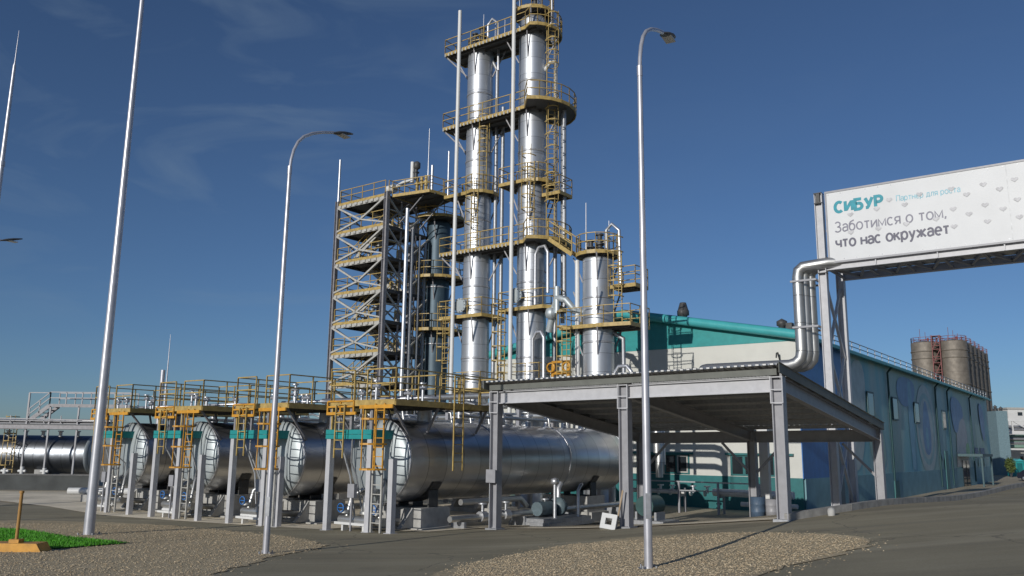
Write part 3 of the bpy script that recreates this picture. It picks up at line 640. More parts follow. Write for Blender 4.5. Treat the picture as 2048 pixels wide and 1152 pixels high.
# steel post frames with teal lintel in front of every tank
def frame(w0, xs, label):
    s = 20.25
    t = thing('post_frame', label, 'steel frame', s, w0, 0, 'teal topped post frames before the tanks')
    for x in xs:
        zg = H(s, w0+x)
        top = 3.24 if x < 2.2 else 2.6
        b = MB(); b.box(x-.1, x+.1, -.1, -.075, zg-.2, top); b.box(x-.1, x-.08, -.074, .1, zg-.2, top); b.box(x+.08, x+.1, -.074, .1, zg-.2, top); b.box(x-.16, x+.16, -.16, .16, zg-.15, zg+.03)
        b.build('post', 'lgrey', t)
    x0, x1 = xs[0]-.12, xs[1]+.12
    b = MB()
    for z in (3.24, 3.40): b.box(x0, (x0+x1)/2-.02, -.14, .14, z+.003, z+.15); b.box((x0+x1)/2+.02, x1, -.14, .14, z+.003, z+.15)
    b.box(x1-.28, x1, .145, 1.5, 3.25, 3.55); b.box(x0+.02, x0+.2, .145, 1.3, 3.25, 3.55)
    b.build('lintel', 'teal', t)
    for x in (xs[0], (xs[0]+xs[1])/2, xs[1]): MB().box(x-.05, x+.05, -.05, .05, 3.56, 4.55).build('upper_post', 'stair', t)
    zg = H(s, w0+.5)
    b = MB(); b.tube((xs[0]+.3, .35, zg+.32), (xs[1]-.1, .35, zg+.32), .085, 10); b.box(xs[0]+.25, xs[1]-.1, .1, .24, zg+.22, zg+.30)
    for x in (xs[0]+.6, xs[1]-.4): b.box(x-.04, x+.04, .15, .4, zg-.1, zg+.215)
    b.build('cross_pipe', 'white', t)
for w0, xs, lb in ((-22.83,(0,2.0,3.02),'teal topped post frame before the nearest tank'),(-28.3,(0,2.0,2.85),'teal topped post frame beside the left street lamp'),(-33.6,(0,1.75,3.3),'teal topped post frame before the third tank'),(-38.5,(0,1.4,3.2),'teal topped post frame beside the tall left mast')): frame(w0, xs, lb)

# ------------------------------------------------------------ columns
CS = 39.2
def column(name, label, w, top, r=.74, s=CS, group='silver process columns', rings=(), dome=True, cm='colclad'):
    t = thing(name, label, 'column', s, w, 0, group)
    zg = H(s, w)
    prof = [(r*1.18, zg-.2), (r*1.18, zg+.25), (r, zg+.35)]+[(r, z) for z in np.arange(1, top, 1.0)]+[(r, top)]
    prof += [(r*math.cos(R(a)), top+r*.5*math.sin(R(a))) for a in range(9, 91, 9)]
    b = MB(); b.lathe([(p[0], p[1]) for p in prof], 40); sh = b.build('shell', cm, t)
    for z in rings: MB().lathe([(r+.003,z-.05),(r+.03,z-.05),(r+.03,z+.05),(r+.003,z+.05)], 36).build('band', 'galv', sh)
    return t
def brk(x, y, z, r, R_):
    """pairs of struts from the shell out to the platform rim"""
    o = []
    for a in (-155, -62, 55):
        c, s_ = math.cos(R(a)), math.sin(R(a)); o.append(((x+c*r, y+s_*r, z-1.5), (x+c*R_, y+s_*R_, z-.1)))
    return o
C1, C2, C3 = -31.87, -27.78, -23.33
c1 = column('process_column', 'left of the two tall silver columns, with a white riser pipe', C1, 27.9, .82, rings=(5.2,8.2,12.5,16.6,20.4,24.8))
c2 = column('process_column', 'right and taller of the twin silver columns, with an arched cage ladder', C2, 28.6, .85, rings=(5.2,8,12.3,16.4,20.2,24.6))
c3 = column('process_column', 'short silver column right of the tall pair, topped by a yellow railing', C3, 13.1, .84, rings=(5.5,8.6,11))
M['darkblue'] = mat('dark_blue_grey', (.055,.09,.12), .5, .3, var=.12, scale=2)  # one dark blue-grey tone over the whole shell
c4 = column('process_column', 'dark blue grey column tucked behind the stair tower', -39.35, 18.6, .85, 44, rings=(6,10,14), cm='darkblue', group=None)

def own_platforms(t, r, levels):
    for z, poly, rp in levels:
        platform(t, poly, z, rp, 1.0, brackets=brk(0, 0, z, r, 1.35))
own_platforms(c1, .82, [
  (18.3, [(-1.9,-1.0)]+[(-.2,-1.0)]+arc(0,0,1.3,-70,180,8)+[(-1.9,.8)], None),
  (10.65, [(-1.9,-1.15),(1.35,-1.15),(1.6,.2),(1.3,1.2),(-1.9,1.2)], None),
  (6.3, [(-1.3,-1.1),(1.3,-1.1),(1.3,1.1),(-1.3,1.1)], None)])
own_platforms(c2, .85, [
  (18.25, [(-1.6,-1.15),(.3,-1.15)]+arc(0,0,1.35,-40,170,8)+[(-1.6,.6)], None),
  (17.4, [(1.0,-.4),(2.2,-.4),(2.2,.9),(1.0,.9)], None),
  (10.75, [(-1.5,-1.15),(1.6,-1.15),(2.2,-.2),(1.6,1.2),(-1.5,1.2)], None),
  (6.6, [(-1.4,-1.2),(1.4,-1.2),(1.4,1.2),(-1.4,1.2)], None),
  (29.15, arc(0,0,1.25,0,330,11), None)])
own_platforms(c3, .84, [
  (9.42, [(-1.75,-1.15),(1.0,-1.15),(2.45,-.9),(2.45,1.2),(-1.75,1.2)], None),
  (13.45, arc(0,0,1.2,0,345,14), None),
  (11.55, [(.95,-.3),(2.45,-.3),(2.45,1.1),(.95,1.1)], None)])
own_platforms(c4, .85, [(z, arc(0,0,2.0,-95,95,10), None) for z in (18.9, 14.6, 10.9)])
# long platforms shared by the twin columns: a thing each
def span(z, label, x1, h=1.0, xs=0):
    t = thing('service_platform', label, 'platform', CS, C1, z, 'platforms spanning the twin columns')
    dx = C2-C1
    poly = [(-1.95,-1.25),(dx+.3,-1.25)]+arc(dx,0,x1,-62,78,9)+[(dx,1.25),(-.6,1.25)]+[(-1.95,.75)]
    d = MB(); d.prism(poly, -.05, 0)
    for y in (-.95, -.4, .4, .95): d.bar((-1.7, y, -.12), (dx+.9, y, -.12), .07, .14)
    d.build('deck', 'grate', t)
    e = MB(); edge(e, [(x, y, -.03) for x, y in poly], .2, .06); e.build('edge_beam', 'yel', t)
    n = 22
    for i in range(n): x = -1.9+i*(dx+2.1)/n; MB().box(x, x+.09, -1.34, -1.285, -.2, -.02).build('joist_end', 'pale', t)
    b = MB(); rail(b, [(x, y, 0) for x, y in poly], h, .042, 1.0, closed=True); b.build('railing', 'yel', t)
    for cx, rr in ((0, .82), (dx, .85)):
        for a in (-150, -75, 15, 95):
            c, s_ = math.cos(R(a)), math.sin(R(a)); k = 1.4/max(abs(s_)*1.1, .8); MB().bar((cx+c*(rr+.01), s_*(rr+.01), -1.7), (cx+c*k, s_*k*.88, -.1), .065).build('bracket', 'stair', t)
    MB().bar((-1.95,-1.2,-.1),(-.7,-.3,-1.6),.08).build('bracket', 'grey', t)
    return t
span(27.74, 'topmost long platform across the twin columns', 1.75)
span(22.72, 'second long platform from the top, with a wide rounded right end', 2.6)
span(14.6, 'lowest of the three long platforms, bright yellow edged', 2.3)
# ladders, risers, top gear
for z0, z1 in ((23, 27.7), (14.7, 22.6)): ladder(c2, 1.55, -.35, z0, z1, (.6,.8), True, .5, 'yel', (.8,-.6))
ladder(c2, .62, -1.02, 14.8, 19.3, (1,0), True, .5, 'yel', (0,-1), 1.6)
ladder(c1, .55, -1.0, 14.8, 18.2, (1,0), True, .5, 'yel', (0,-1), 1.4)
ladder(c1, .9, -.7, 18.4, 22.6, (.7,.7), True, .45, 'yel', (.7,-.7))
ladder(c1, -1.2, -1.3, 6.4, 10.6, (1,0), True, .5, 'yel', (0,-1), 1.6)
ladder(c2, -1.15, -1.3, 6.0, 10.7, (1,0), True, .5, 'yel', (0,-1), 1.8)
ladder(c3, -1.25, -1.25, 4.6, 9.4, (1,0), True, .55, 'yel', (0,-1), 1.6)
ladder(c3, 1.5, -.5, 9.5, 13.4, (1,0), True, .5, 'yel', (0,-1), 1.4)
def riser(t, pts, r, m='white', name='riser_pipe'): return MB().path(pts, r, 10).build(name, m, t)
riser(c1, [(-.62,-1.42,2),(-.62,-1.42,30.3)], .12)
riser(c2, [(-.42,-1.42,2),(-.42,-1.42,31.5)], .12)
riser(c3, [(-1.02,-.5,3),(-1.02,-.5,13.2)], .13)
for t, pts in ((c1, [(1.05,.4,2),(1.05,.4,26.5),(.7,.3,27.2)]), (c1, [(1.4,.6,2),(1.4,.6,24)]), (c2, [(1.3,.5,2),(1.3,.5,27),(.8,.3,27.8)]), (c2, [(1.65,.75,10),(1.65,.75,22.6)]), (c2, [(2.0,.4,10.8),(2.0,.4,22.6)])):
    riser(t, pts, .12, 'galvd')
riser(c2, [(1.6,.1,22.8),(1.6,.1,25.7),(1.2,.1,25.75),(.75,.1,25.3)], .12)
riser(c2, [(.9,-.9,10.9),(.9,-.9,13.8),(1.15,-.9,14.2),(1.55,-.9,14.2),(1.75,-.9,13.8),(1.75,-.9,11.5)], .1, 'galv', 'looped_pipe')
riser(c2, [(.75,-.9,5.6),(.75,-.9,9.0),(1.0,-.9,9.35),(1.3,-.9,9.35),(1.5,-.9,9.0),(1.5,-.9,4.5)], .1, 'galv', 'looped_pipe')
riser(c3, [(1.5,-.9,4),(1.5,-.9,6.9),(1.75,-.9,7.2),(2.2,-.9,7.2),(2.45,-.9,6.9),(2.45,-.9,4)], .1, 'galv', 'looped_pipe')
riser(c3, [(1.3,.4,3),(1.3,.4,8.8),(.7,.2,9.2)], .12, 'galvd')
for t, z in ((c1, 11.3), (c2, 11.5)):                          # manways on the shell
    b = MB(); x = -.28
    b.tube((x,-.6,z),(x,-1.12,z),.33,18); b.tube((x,-1.12,z),(x,-1.2,z),.44,18); m_ = b.build('manway', 'capclad', t)
    b = MB()
    for k in range(12): a = k*math.pi/6; b.tube((x+.385*math.cos(a),-1.19,z+.385*math.sin(a)),(x+.385*math.cos(a),-1.25,z+.385*math.sin(a)),.025,6)
    b.build('bolt', 'dark', m_)
def topgear(t, z, rods):
    b = MB()
    for x, y, h, r in ((-.25,-.3,.7,.12),(.25,-.2,1.0,.14),(.0,.35,.8,.1)):
        b.tube((x,y,z-.1),(x,y,z+h),r,8); b.tube((x,y,z+h*.45),(x,y,z+h*.45+.09),r*1.9,8); b.tube((x,y,z+h),(x,y,z+h+.08),r*1.7,8)
    b.build('relief_valve', 'dark', t)
    b = MB()
    for x, y, h in rods: b.tube((x,y,z-.5),(x,y,z+h),.05,6,.02)
    b.build('rod', 'galv', t)
    b = MB(); b.path([(.55,0,z-.2),(.55,0,z+1.3),(.9,0,z+1.6),(1.3,.1,z+1.2),(1.35,.1,z-2)], .09, 8); b.build('overhead_pipe', 'galv', t)
topgear(c1, 28.3, ((.1,.1,2.2),(.75,.5,1.6),(1.6,.4,1.5)))
topgear(c2, 29.0, ((-1.2,.2,3),(.9,.6,2.5),(.6,-.4,2.5)))
topgear(c3, 13.5, ((-.62,-.2,3.0),(.55,.3,1.9)))
b = MB(); rail(b, [(x, y, 28.05) for x, y in arc(0,0,.8,0,340,9)], .55, .05); b.build('head_rail', 'yel', c1)
riser(c1, [(-1.7,-.9,18.4),(-1.7,-.9,21.3)], .06, 'galv', 'rod')
# sloping stair between the tall column and the short one
def link_stair():
    t = thing('link_stair', 'yellow stair sloping from the tall column down to the short column', 'stair', CS, C2, 0)
    p, q = Vector((1.9,-.9,14.6)), Vector((C3-C2-.95,-.9,13.45)); b = MB()
    for y in (-1.15, -.5): b.bar((p.x,y,p.z-.05),(q.x,y,q.z-.05),.05,.22)
    n = 7
    for i in range(n): c = p.lerp(q, (i+.5)/n); b.box(c.x-.13, c.x+.13, -1.12, -.53, c.z-.02, c.z+.02)
    b.build('flight', 'yel', t)
    b = MB()
    for y in (-1.15, -.5): rail(b, [(p.x,y,p.z),(q.x,y,q.z)], 1.0, .05, .8)
    b.build('railing', 'yel', t)
link_stair()
# pipe loop and valve body between columns two and three
b = MB(); b.path([(1.5,-.4,9.4),(1.9,-.6,10.4),(2.3,-.8,11.2),(2.9,-.8,11.0),(3.3,-.6,10.4),(3.6,-.3,10.3)], .2, 10); b.tube((2.3,-.8,10.3),(2.3,-.8,11.8),.16,10); b.lathe([(0,-.35),(.3,-.25),(.36,0),(.3,.25),(0,.35)], 12, (1.9,-.75,10.35)); b.build('valve_loop', 'capclad', c2)

# ------------------------------------------------------------ stair tower
def stair_tower():
    s0, s1, w0, w1 = 39.0, 43.4, -44.45, -39.6
    t = thing('stair_tower', 'tall dark steel stair tower with zigzag braces and yellow handrails', 'stair tower', s0, w1, 0)
    X0 = w0-w1; D = s1-s0; lv = [1.1,3.1,5.1,7.15,9.2,11.25,13.35,15.55,17.7,19.75]; top = 20.0
    zg = -.3
    for x in (X0, 0):
        for y in (0, D): MB().ibeam((x,y,zg),(x,y,top if x or y else 19.9),.3,.28,.03,.02,up=(1,0,0)).build('column', 'stair', t)
    for k, z in enumerate(lv):
        d = MB(); d.box(X0+.16, -.16, .05, D-.05, z-.05, z)
        for y in (.2, D/2, D-.2): d.bar((X0+.16,y,z-.13),(-.16,y,z-.13),.08,.16)
        for x in (X0+.2, X0/2, -.2): d.bar((x,.05,z-.14),(x,D-.05,z-.14),.08,.18)
        o = d.build('deck', 'grate', t)
        e = MB(); e.box(X0+.16, -.16, -.06, .04, z-.13, z+.06); e.build('edge_beam', 'yel', o)
        for i in range(9): x = X0+.3+i*(-X0-.6)/8; MB().box(x-.13, x+.13, -.12, -.062, z-.32, z-.14).build('joist_end', 'pale', o)
        MB().box(X0+.16, -.16, -.04, .04, z-.36, z-.132).build('header_beam', 'pale', o)
        b = MB(); rail(b, [(X0+.2,.02,z),(-.2,.02,z)], 1.0, .045, 1.1); rail(b, [(-.05,.2,z),(-.05,D-.2,z)], 1.0, .045, 1.1); rail(b, [(X0+.05,.2,z),(X0+.05,D-.2,z)], 1.0, .045, 1.1)
        b.build('railing', 'yel', o)
        if k < len(lv)-1:
            z1 = lv[k+1]; h = z1-z
            b = MB()                                           # front brace, then side brace
            b.bar((X0+.1,-.08,z1-.28),(X0/2,-.08,z+.62),.12,.12); b.bar((X0/2,-.08,z+.62),(-.12,-.08,z1-.25),.12,.12)
            b.bar((X0+.15,-.08,z+.05),(X0/2,-.08,z+.62),.12,.12); b.bar((X0/2,-.08,z+.62),(-.15,-.08,z+.1),.1,.1); b.build('front_brace', 'pale', t)
            b = MB(); b.bar((.02,.1,z1-.2),(.02,D/2,z+.1),.11); b.bar((.02,D/2,z+.1),(.02,D-.1,z1-.2),.11); b.bar((.02,.15,(z+z1)/2),(.02,D-.15,(z+z1)/2),.07); b.build('side_brace', 'pale', t)
            for yy in (D/3, 2*D/3): MB().bar((-.03,yy,z+.01),(-.03,yy,z1-.24),.09).build('side_post', 'stair', t)
            b = MB(); b.bar((-.02,.1,z+.1),(-.02,D/2,z1-.2),.08); b.bar((-.02,D/2,z1-.2),(-.02,D-.1,z+.1),.08); b.bar((X0,.1,z1-.2),(X0,D-.1,z+.1),.08); b.build('cross_brace', 'grey', t)
            b = MB(); b.bar((X0+.1,D+.05,z1-.2),(X0/2,D+.05,z+.1),.1); b.bar((X0/2,D+.05,z+.1),(-.1,D+.05,z1-.2),.1); b.build('rear_brace', 'stair', t)
            y = 1.2 if k % 2 else 2.8                          # stair flight
            xa, xb = (X0+.7, -1.0) if k % 2 else (-1.0, X0+.7)
            f = MB()
            for yy in (y-.45, y+.45): f.bar((xa,yy,z),(xb,yy,z1),.06,.24)
            for i in range(10): c = (i+.5)/10; xx = xa+(xb-xa)*c; zz = z+(z1-z)*c; f.box(xx-.13,xx+.13,y-.42,y+.42,zz-.02,zz+.02)
            fl = f.build('stair_flight', 'pale', t)
            f = MB()
            for yy in (y-.45, y+.45): rail(f, [(xa,yy,z),(xb,yy,z1)], .95, .045, .9)
            f.build('handrail', 'yel', fl)
    for x, y, r_ in ((.35,1.6,.09),(.35,2.2,.13),(.4,2.9,.08),(.3,3.6,.1),(-2.3,D+.4,.16),(-1.2,D+.5,.12)): MB().tube((x,y,zg),(x,y,18.8-.5*y),r_,8).build('riser_pipe', 'galvd', t)
    for k, z in enumerate(lv[2:9]):                            # small equipment on the landings
        b = MB(); b.box(-1.3,-.6,3.3,3.9,z,z+.9+.2*(k % 3)); b.tube((-2.2,3.6,z),(-2.2,3.6,z+1.2),.22,10); b.build('cabinet', 'grey', t)
    # landing that reaches right toward the columns
    platform(t, [(.1,.4),(3.0,.9),(3.4,3.2),(.1,4.2)], 19.7, [[(.1,.4),(3.0,.9),(3.4,3.2),(.1,4.2)]], 1.0, name='landing', brackets=[((.0,1.2,17.9),(2.2,1.2,19.6)),((.0,3.2,17.9),(2.4,3.0,19.6))])
    MB().path([(1.45,.5,zg),(1.45,.5,18.6)], .13, 10).build('riser_pipe', 'galv', t)
    b = MB(); b.tube((X0,0,19.95),(X0,0,23.1),.085,8); b.build('rod', 'galv', t)
    b = MB(); b.tube((1.3,1.0,20.55),(1.3,1.0,22.0),.14,10); b.path([(-.2,1.0,20.5),(.5,1.0,20.7),(1.3,1.0,20.7)],.13,10); b.tube((-.7,.8,20.35),(-.1,.8,20.35),.3,12); b.build('vent_pipe', 'white', t)
    b = MB(); b.tube((1.65,1.0,20.7),(1.65,1.0,21.4),.12,10); b.lathe([(.1,0),(.24,.1),(.24,.45),(.12,.55),(0,.6)], 10, (1.7,1.0,21.4)); b.bar((1.5,1,21.2),(1.8,1,21.2),.3,.1); b.build('relief_valve', 'dark', t)
    b = MB(); b.tube((2.2,1.6,19.8),(2.2,1.6,24.4),.06,6,.025); b.tube((2.75,1.4,19.8),(2.75,1.4,21.6),.1,8); b.build('lightning_rod', 'galv', t)
    b = MB()
    for x in (1.6, 2.0, 2.4): b.tube((x,1.2,19.75),(x,1.2,20.9),.11,8); b.tube((x,1.2,20.4),(x,1.2,20.5),.2,8)
    b.build('valve_stack', 'yel', t)
stair_tower()

# ------------------------------------------------------------ sign gantry over the road
GS, GW = 36.55, -10.55
def gantry():
    t = thing('sign_gantry', 'grey steel portal carrying the white banner over the road', 'gantry', GS, GW, 0)
    D = 2.6; XR = 21.0
    for x in (0, XR):
        for y in (0, D):
            s, w = GS+y, GW+x; zg = H(s, w)
            top = 14.05 if y == 0 else 11.0
            b = MB(); b.ibeam((x,y,zg-.3),(x,y,top),.34,.30,.03,.022,up=(1,0,0)); c = b.build('post', 'lgrey', t)
            b = MB(); b.box(x-.3,x+.3,y-.3,y+.3,zg-.15,zg+.08); b.build('base_plate', 'galvd', c)
            if y == 0:
                b = MB()
                for z in (10.5, 11.0, 13.6, 14.05): b.box(x-.17,x+.17,-.2,.2,z,z+.03)
                b.box(x-.08,x+.08,-.19,-.155,13.64,14.04); b.build('stiffener', 'dark', c)
        b = MB(); z = .9
        while z < 10.2:
            z2 = min(z+3.1, 10.6); b.bar((x,.17,z),(x,D-.17,z2),.11); b.bar((x+.02,D-.17,z),(x+.02,.17,z2),.11); z = z2
        b.build('lattice', 'lgrey', t)
    for y, nm in ((0, 'front_chord'), (D, 'back_chord')):
        b = MB(); b.ibeam((.18,y,10.78),(XR-.18,y,10.78),.32,.22,.03,.02)
        for i in range(1, 9): x = i*XR/9-.15; b.box(x-.02,x+.02,y-.13,y-.02,10.63,10.93)
        b.build(nm, 'lgrey', t)
    b = MB(); n = 14
    for i in range(n):
        x0, x1 = .2+i*(XR-.4)/n, .2+(i+1)*(XR-.4)/n
        b.bar((x0,.14,10.72),((x0+x1)/2,D-.14,10.72),.1); b.bar(((x0+x1)/2,D-.14,10.72),(x1,.14,10.72),.1); b.bar((x0,.14,10.72),(x0,D-.14,10.72),.1)
    b.build('floor_bracing', 'grey', t)
    for i in range(3): MB().tube((.2,.6+i*.6,10.98),(XR-.2,.6+i*.6,10.98),.17,10).build('carried_pipe', 'pipeclad', t)
    b = MB()
    for i in range(8): x = .5+i*(XR-1)/7; b.bar((x,.16,10.95),(x,.16,13.9),.1)
    b.bar((.2,.16,12.4),(XR-.2,.16,12.4),.1); b.build('banner_post', 'grey', t)
gantry()
def _el(cx, cy, rx, ry, a0, a1, n=18): return [(cx+rx*math.cos(R(a0+(a1-a0)*i/n)), cy+ry*math.sin(R(a0+(a1-a0)*i/n))) for i in range(n+1)]
GLYPH = {
 'С': (.56, [_el(.3,.36,.3,.36,48,312)]), 'И': (.52, [[(0,.72),(0,0)],[(.52,.72),(.52,0)],[(.05,.06),(.47,.66)]]),
 'Б': (.5, [[(.46,.72),(0,.72),(0,0),(.26,0)]+_el(.26,.21,.23,.21,-80,80,10)+[(.26,.42),(.04,.42)]]),
 'У': (.54, [[(.02,.72),(.27,.26)],[(.54,.72),(.25,.12),(.17,.02),(.04,.02)]]), 'Р': (.48, [[(0,0),(0,.72),(.24,.72)]+_el(.24,.52,.23,.2,80,-80,10)+[(.24,.32),(.04,.32)]]),
 'З': (.46, [_el(.2,.54,.21,.18,150,-85,12)+_el(.2,.18,.25,.18,85,-150,12)]), 'П': (.52, [[(0,0),(0,.72),(.52,.72),(.52,0)]]),
 'а': (.4, [_el(.21,.36,.19,.16,160,0,10)+[(.4,0)],[(.38,.29)]+_el(.17,.145,.16,.145,90,270,10)+[(.38,.06)]]),
 'б': (.44, [_el(.22,.24,.22,.24,0,360),[(.0,.26),(.02,.48),(.12,.62),(.4,.72)]]), 'о': (.48, [_el(.24,.26,.24,.26,0,360)]),
 'т': (.42, [[(0,.5),(.42,.5)],[(.21,.46),(.21,0)]]), 'и': (.42, [[(0,.52),(0,0)],[(.42,.52),(.42,0)],[(.03,.06),(.39,.46)]]),
 'м': (.54, [[(0,0),(0,.5),(.27,.08),(.54,.5),(.54,0)]]), 'с': (.42, [_el(.23,.26,.23,.26,48,312)]),
 'е': (.46, [[(.05,.27),(.45,.27)]+_el(.24,.26,.22,.26,14,310)]), 'я': (.4, [[(.4,0),(.4,.5),(.18,.5)]+_el(.18,.36,.16,.14,100,260,8)+[(.38,.22)],[(.19,.2),(.02,0)]]),
 ',': (.1, [[(.07,.08),(.02,-.1)]]), 'ч': (.4, [[(0,.52),(0,.34),(.06,.24),(.17,.2),(.37,.22)],[(.4,.52),(.4,0)]]),
 'н': (.42, [[(0,.52),(0,0)],[(.42,.52),(.42,0)],[(.03,.27),(.39,.27)]]), 'к': (.4, [[(0,.52),(0,0)],[(.38,.52),(.04,.25)],[(.16,.31),(.4,0)]]),
 'р': (.46, [[(0,-.2),(0,.52)],_el(.23,.26,.22,.26,165,-165)]), 'у': (.42, [[(0,.52),(.2,.08)],[(.42,.52),(.17,-.1),(.1,-.19),(0,-.18)]]),
 'ж': (.68, [[(.34,.52),(.34,0)],[(0,.52),(.31,.27),(0,0)],[(.68,.52),(.37,.27),(.68,0)]]), 'д': (.5, [[(0,-.12),(0,.03),(.5,.03),(.5,-.12)],[(.08,.06),(.15,.5),(.42,.5),(.42,.06)]]),
 'л': (.42, [[(0,.02),(.08,.08),(.14,.5),(.42,.5),(.42,0)]]), ' ': (.18, [])}
def text_mesh(name, body, size, width, m, parent, x, y, z, th=.09, gap=.16):
    """letters as flat strokes; every stroke sits a hair in front of the one before"""
    b = MB(); tot = sum(GLYPH[c][0]+gap for c in body)-gap; kx = width/tot; k = size; px = 0; dep = 0
    for c in body:
        w_, strokes = GLYPH[c]
        for st in strokes:
            pts = [Vector((x+(px+q[0])*kx, z+q[1]*k)) for q in st]; dep = (dep+1) % 6; yy = y-.0012*dep; L_ = []; R_ = []
            closed = (pts[0]-pts[-1]).length < 1e-4
            for i, p_ in enumerate(pts):
                d0 = (pts[i]-pts[i-1]).normalized() if i else ((pts[0]-pts[-2]).normalized() if closed else None)
                d1 = (pts[i+1]-pts[i]).normalized() if i < len(pts)-1 else ((pts[1]-pts[0]).normalized() if closed else None)
                d0 = d0 or d1; d1 = d1 or d0; n0 = Vector((-d0.y, d0.x)); n1 = Vector((-d1.y, d1.x)); nn = n0+n1
                nn = nn.normalized() if nn.length > .3 else n1; f = min(1/max(nn.dot(n1), .5), 1.6)*th*k/2
                L_.append(p_+nn*f); R_.append(p_-nn*f)
            n = len(pts); v = [(q.x, yy, q.y) for q in L_]+[(q.x, yy, q.y) for q in R_]
            b.add(v, [(i, i+1, n+i+1, n+i) for i in range(n-1)])
        px += w_+gap
    return b.build(name, m, parent)
M['logo'] = mat('logo_teal', (.0,.25,.32), .5); M['logolt'] = mat('light_teal_ink', (.22,.46,.55), .5); M['ink'] = mat('grey_ink', (.20,.20,.25), .5); M['inkd'] = mat('dark_ink', (.09,.09,.13), .5); M['heart'] = mat('heart_grey', (.47,.47,.49), .5)
def banner():
    w0 = -10.2
    t = thing('banner', 'wide white banner with teal logo, two grey lines of text and little hearts', 'banner', 36.4, w0, 0)
    W_ = 20.4
    b = MB(); b.box(.02, W_, -.02, .03, 10.96, 13.98); b.build('panel', mat('banner_vinyl', (.62,.63,.64), .5, var=.04, scale=.7, bump=.35, bscale=1.3), t)
    b = MB(); b.box(-.05, W_+.05, -.05, .05, 13.983, 14.06); b.box(-.05, W_+.05, -.05, .05, 10.88, 10.957); b.box(-.05, .017, -.05, .05, 10.96, 13.98); b.build('frame', 'grey', t)
    text_mesh('logo_lettering', 'СИБУР', .60, 1.90, 'logo', t, .36, -.024, 13.08, .22, .22)
    text_mesh('small_lettering', 'Партнер для роста', .32, 2.35, 'logolt', t, 2.82, -.024, 13.17, .10)
    text_mesh('lettering', 'Заботимся о том,', .60, 4.28, 'ink', t, .32, -.024, 12.21, .10)
    text_mesh('lettering', 'что нас окружает', .60, 4.34, 'inkd', t, .32, -.024, 11.54, .135)
    hp = [(-9.23,12.9),(-8.17,12.97),(-7.66,13.28),(-7.08,12.98),(-6.5,13.32),(-5.33,13.34),(-5.33,12.51),(-5.97,12.2),(-5.35,11.8),(-4.81,13.02),(-4.79,12.22),(-4.21,13.32),(-4.21,12.49),(-4.18,11.83),(-3.67,13.04),(-3.62,12.24),(-3.15,13.33),(-3.12,12.53),(-3.11,11.84),(-7.08,12.16),(-8.16,12.12),(-9.26,12.12)]
    for i in range(60): hp.append((-2.6+random.uniform(0, 12.5), random.choice((11.6,12.0,12.4,12.8,13.2,13.5))))
    b = MB()
    for i, (w, z) in enumerate(hp):
        pts = []
        for k in range(16):
            a = 2*math.pi*k/16; pts.append((w-w0+.0095*16*math.sin(a)**3*.85, z+.0095*(13*math.cos(a)-5*math.cos(2*a)-2*math.cos(3*a)-math.cos(4*a))*.7))
        b.add([(x, -.042-.001*(i % 5), zz) for x, zz in pts], [tuple(range(16))])
    b.build('heart_pattern', 'heart', t)
    b = MB()
    for i in range(41):
        x = .1+i*.507
        for z in (11.03, 13.91): b.tube((x,-.021,z),(x,-.03,z),.028,8)
    b.build('eyelet', 'galvd', t)
    b = MB()
    for x in (6.8, 13.6): b.box(x-.02, x+.02, -.0225, -.0205, 10.97, 13.97)
    b.build('panel_seam', mat('seam_vinyl', (.57,.58,.59), .5), t)
banner()
def pipe_bundle():
    t = thing('insulated_pipes', 'bundle of bright clad pipes bending down from the gantry behind the canopy', 'pipes', GS, GW, 0)
    for i, (y, x0) in enumerate(((-.30,-1.0),(.05,-.86),(.40,-.70))):
        z1 = 6.64-.02*i
        pts = [(1.2,y+.7,10.98),(.25,y+.2,10.95),(x0+.25,y,10.85),(x0+.05,y,10.7),(x0,y,10.4),(x0-.0,y,7.2),(x0-.06,y,6.9),(x0-.25,y,z1+.08),(x0-.5,y,z1),(-5.3,y,z1),(-5.6,y+.3,z1),(-5.7,y+.7,z1),(-5.7,10.2,z1)]
        MB().path(pts, .235, 14).build('pipe', 'pipeclad', t)
    b = MB()
    for z in (8.2, 10.2): b.bar((-.15,-.55,z),(-1.25,-.55,z),.08); b.bar((-.15,.9,z),(-1.25,.9,z),.08); b.bar((-.2,-.55,z),(-.2,.9,z),.08)
    b.build('support', 'grey', t)
pipe_bundle()

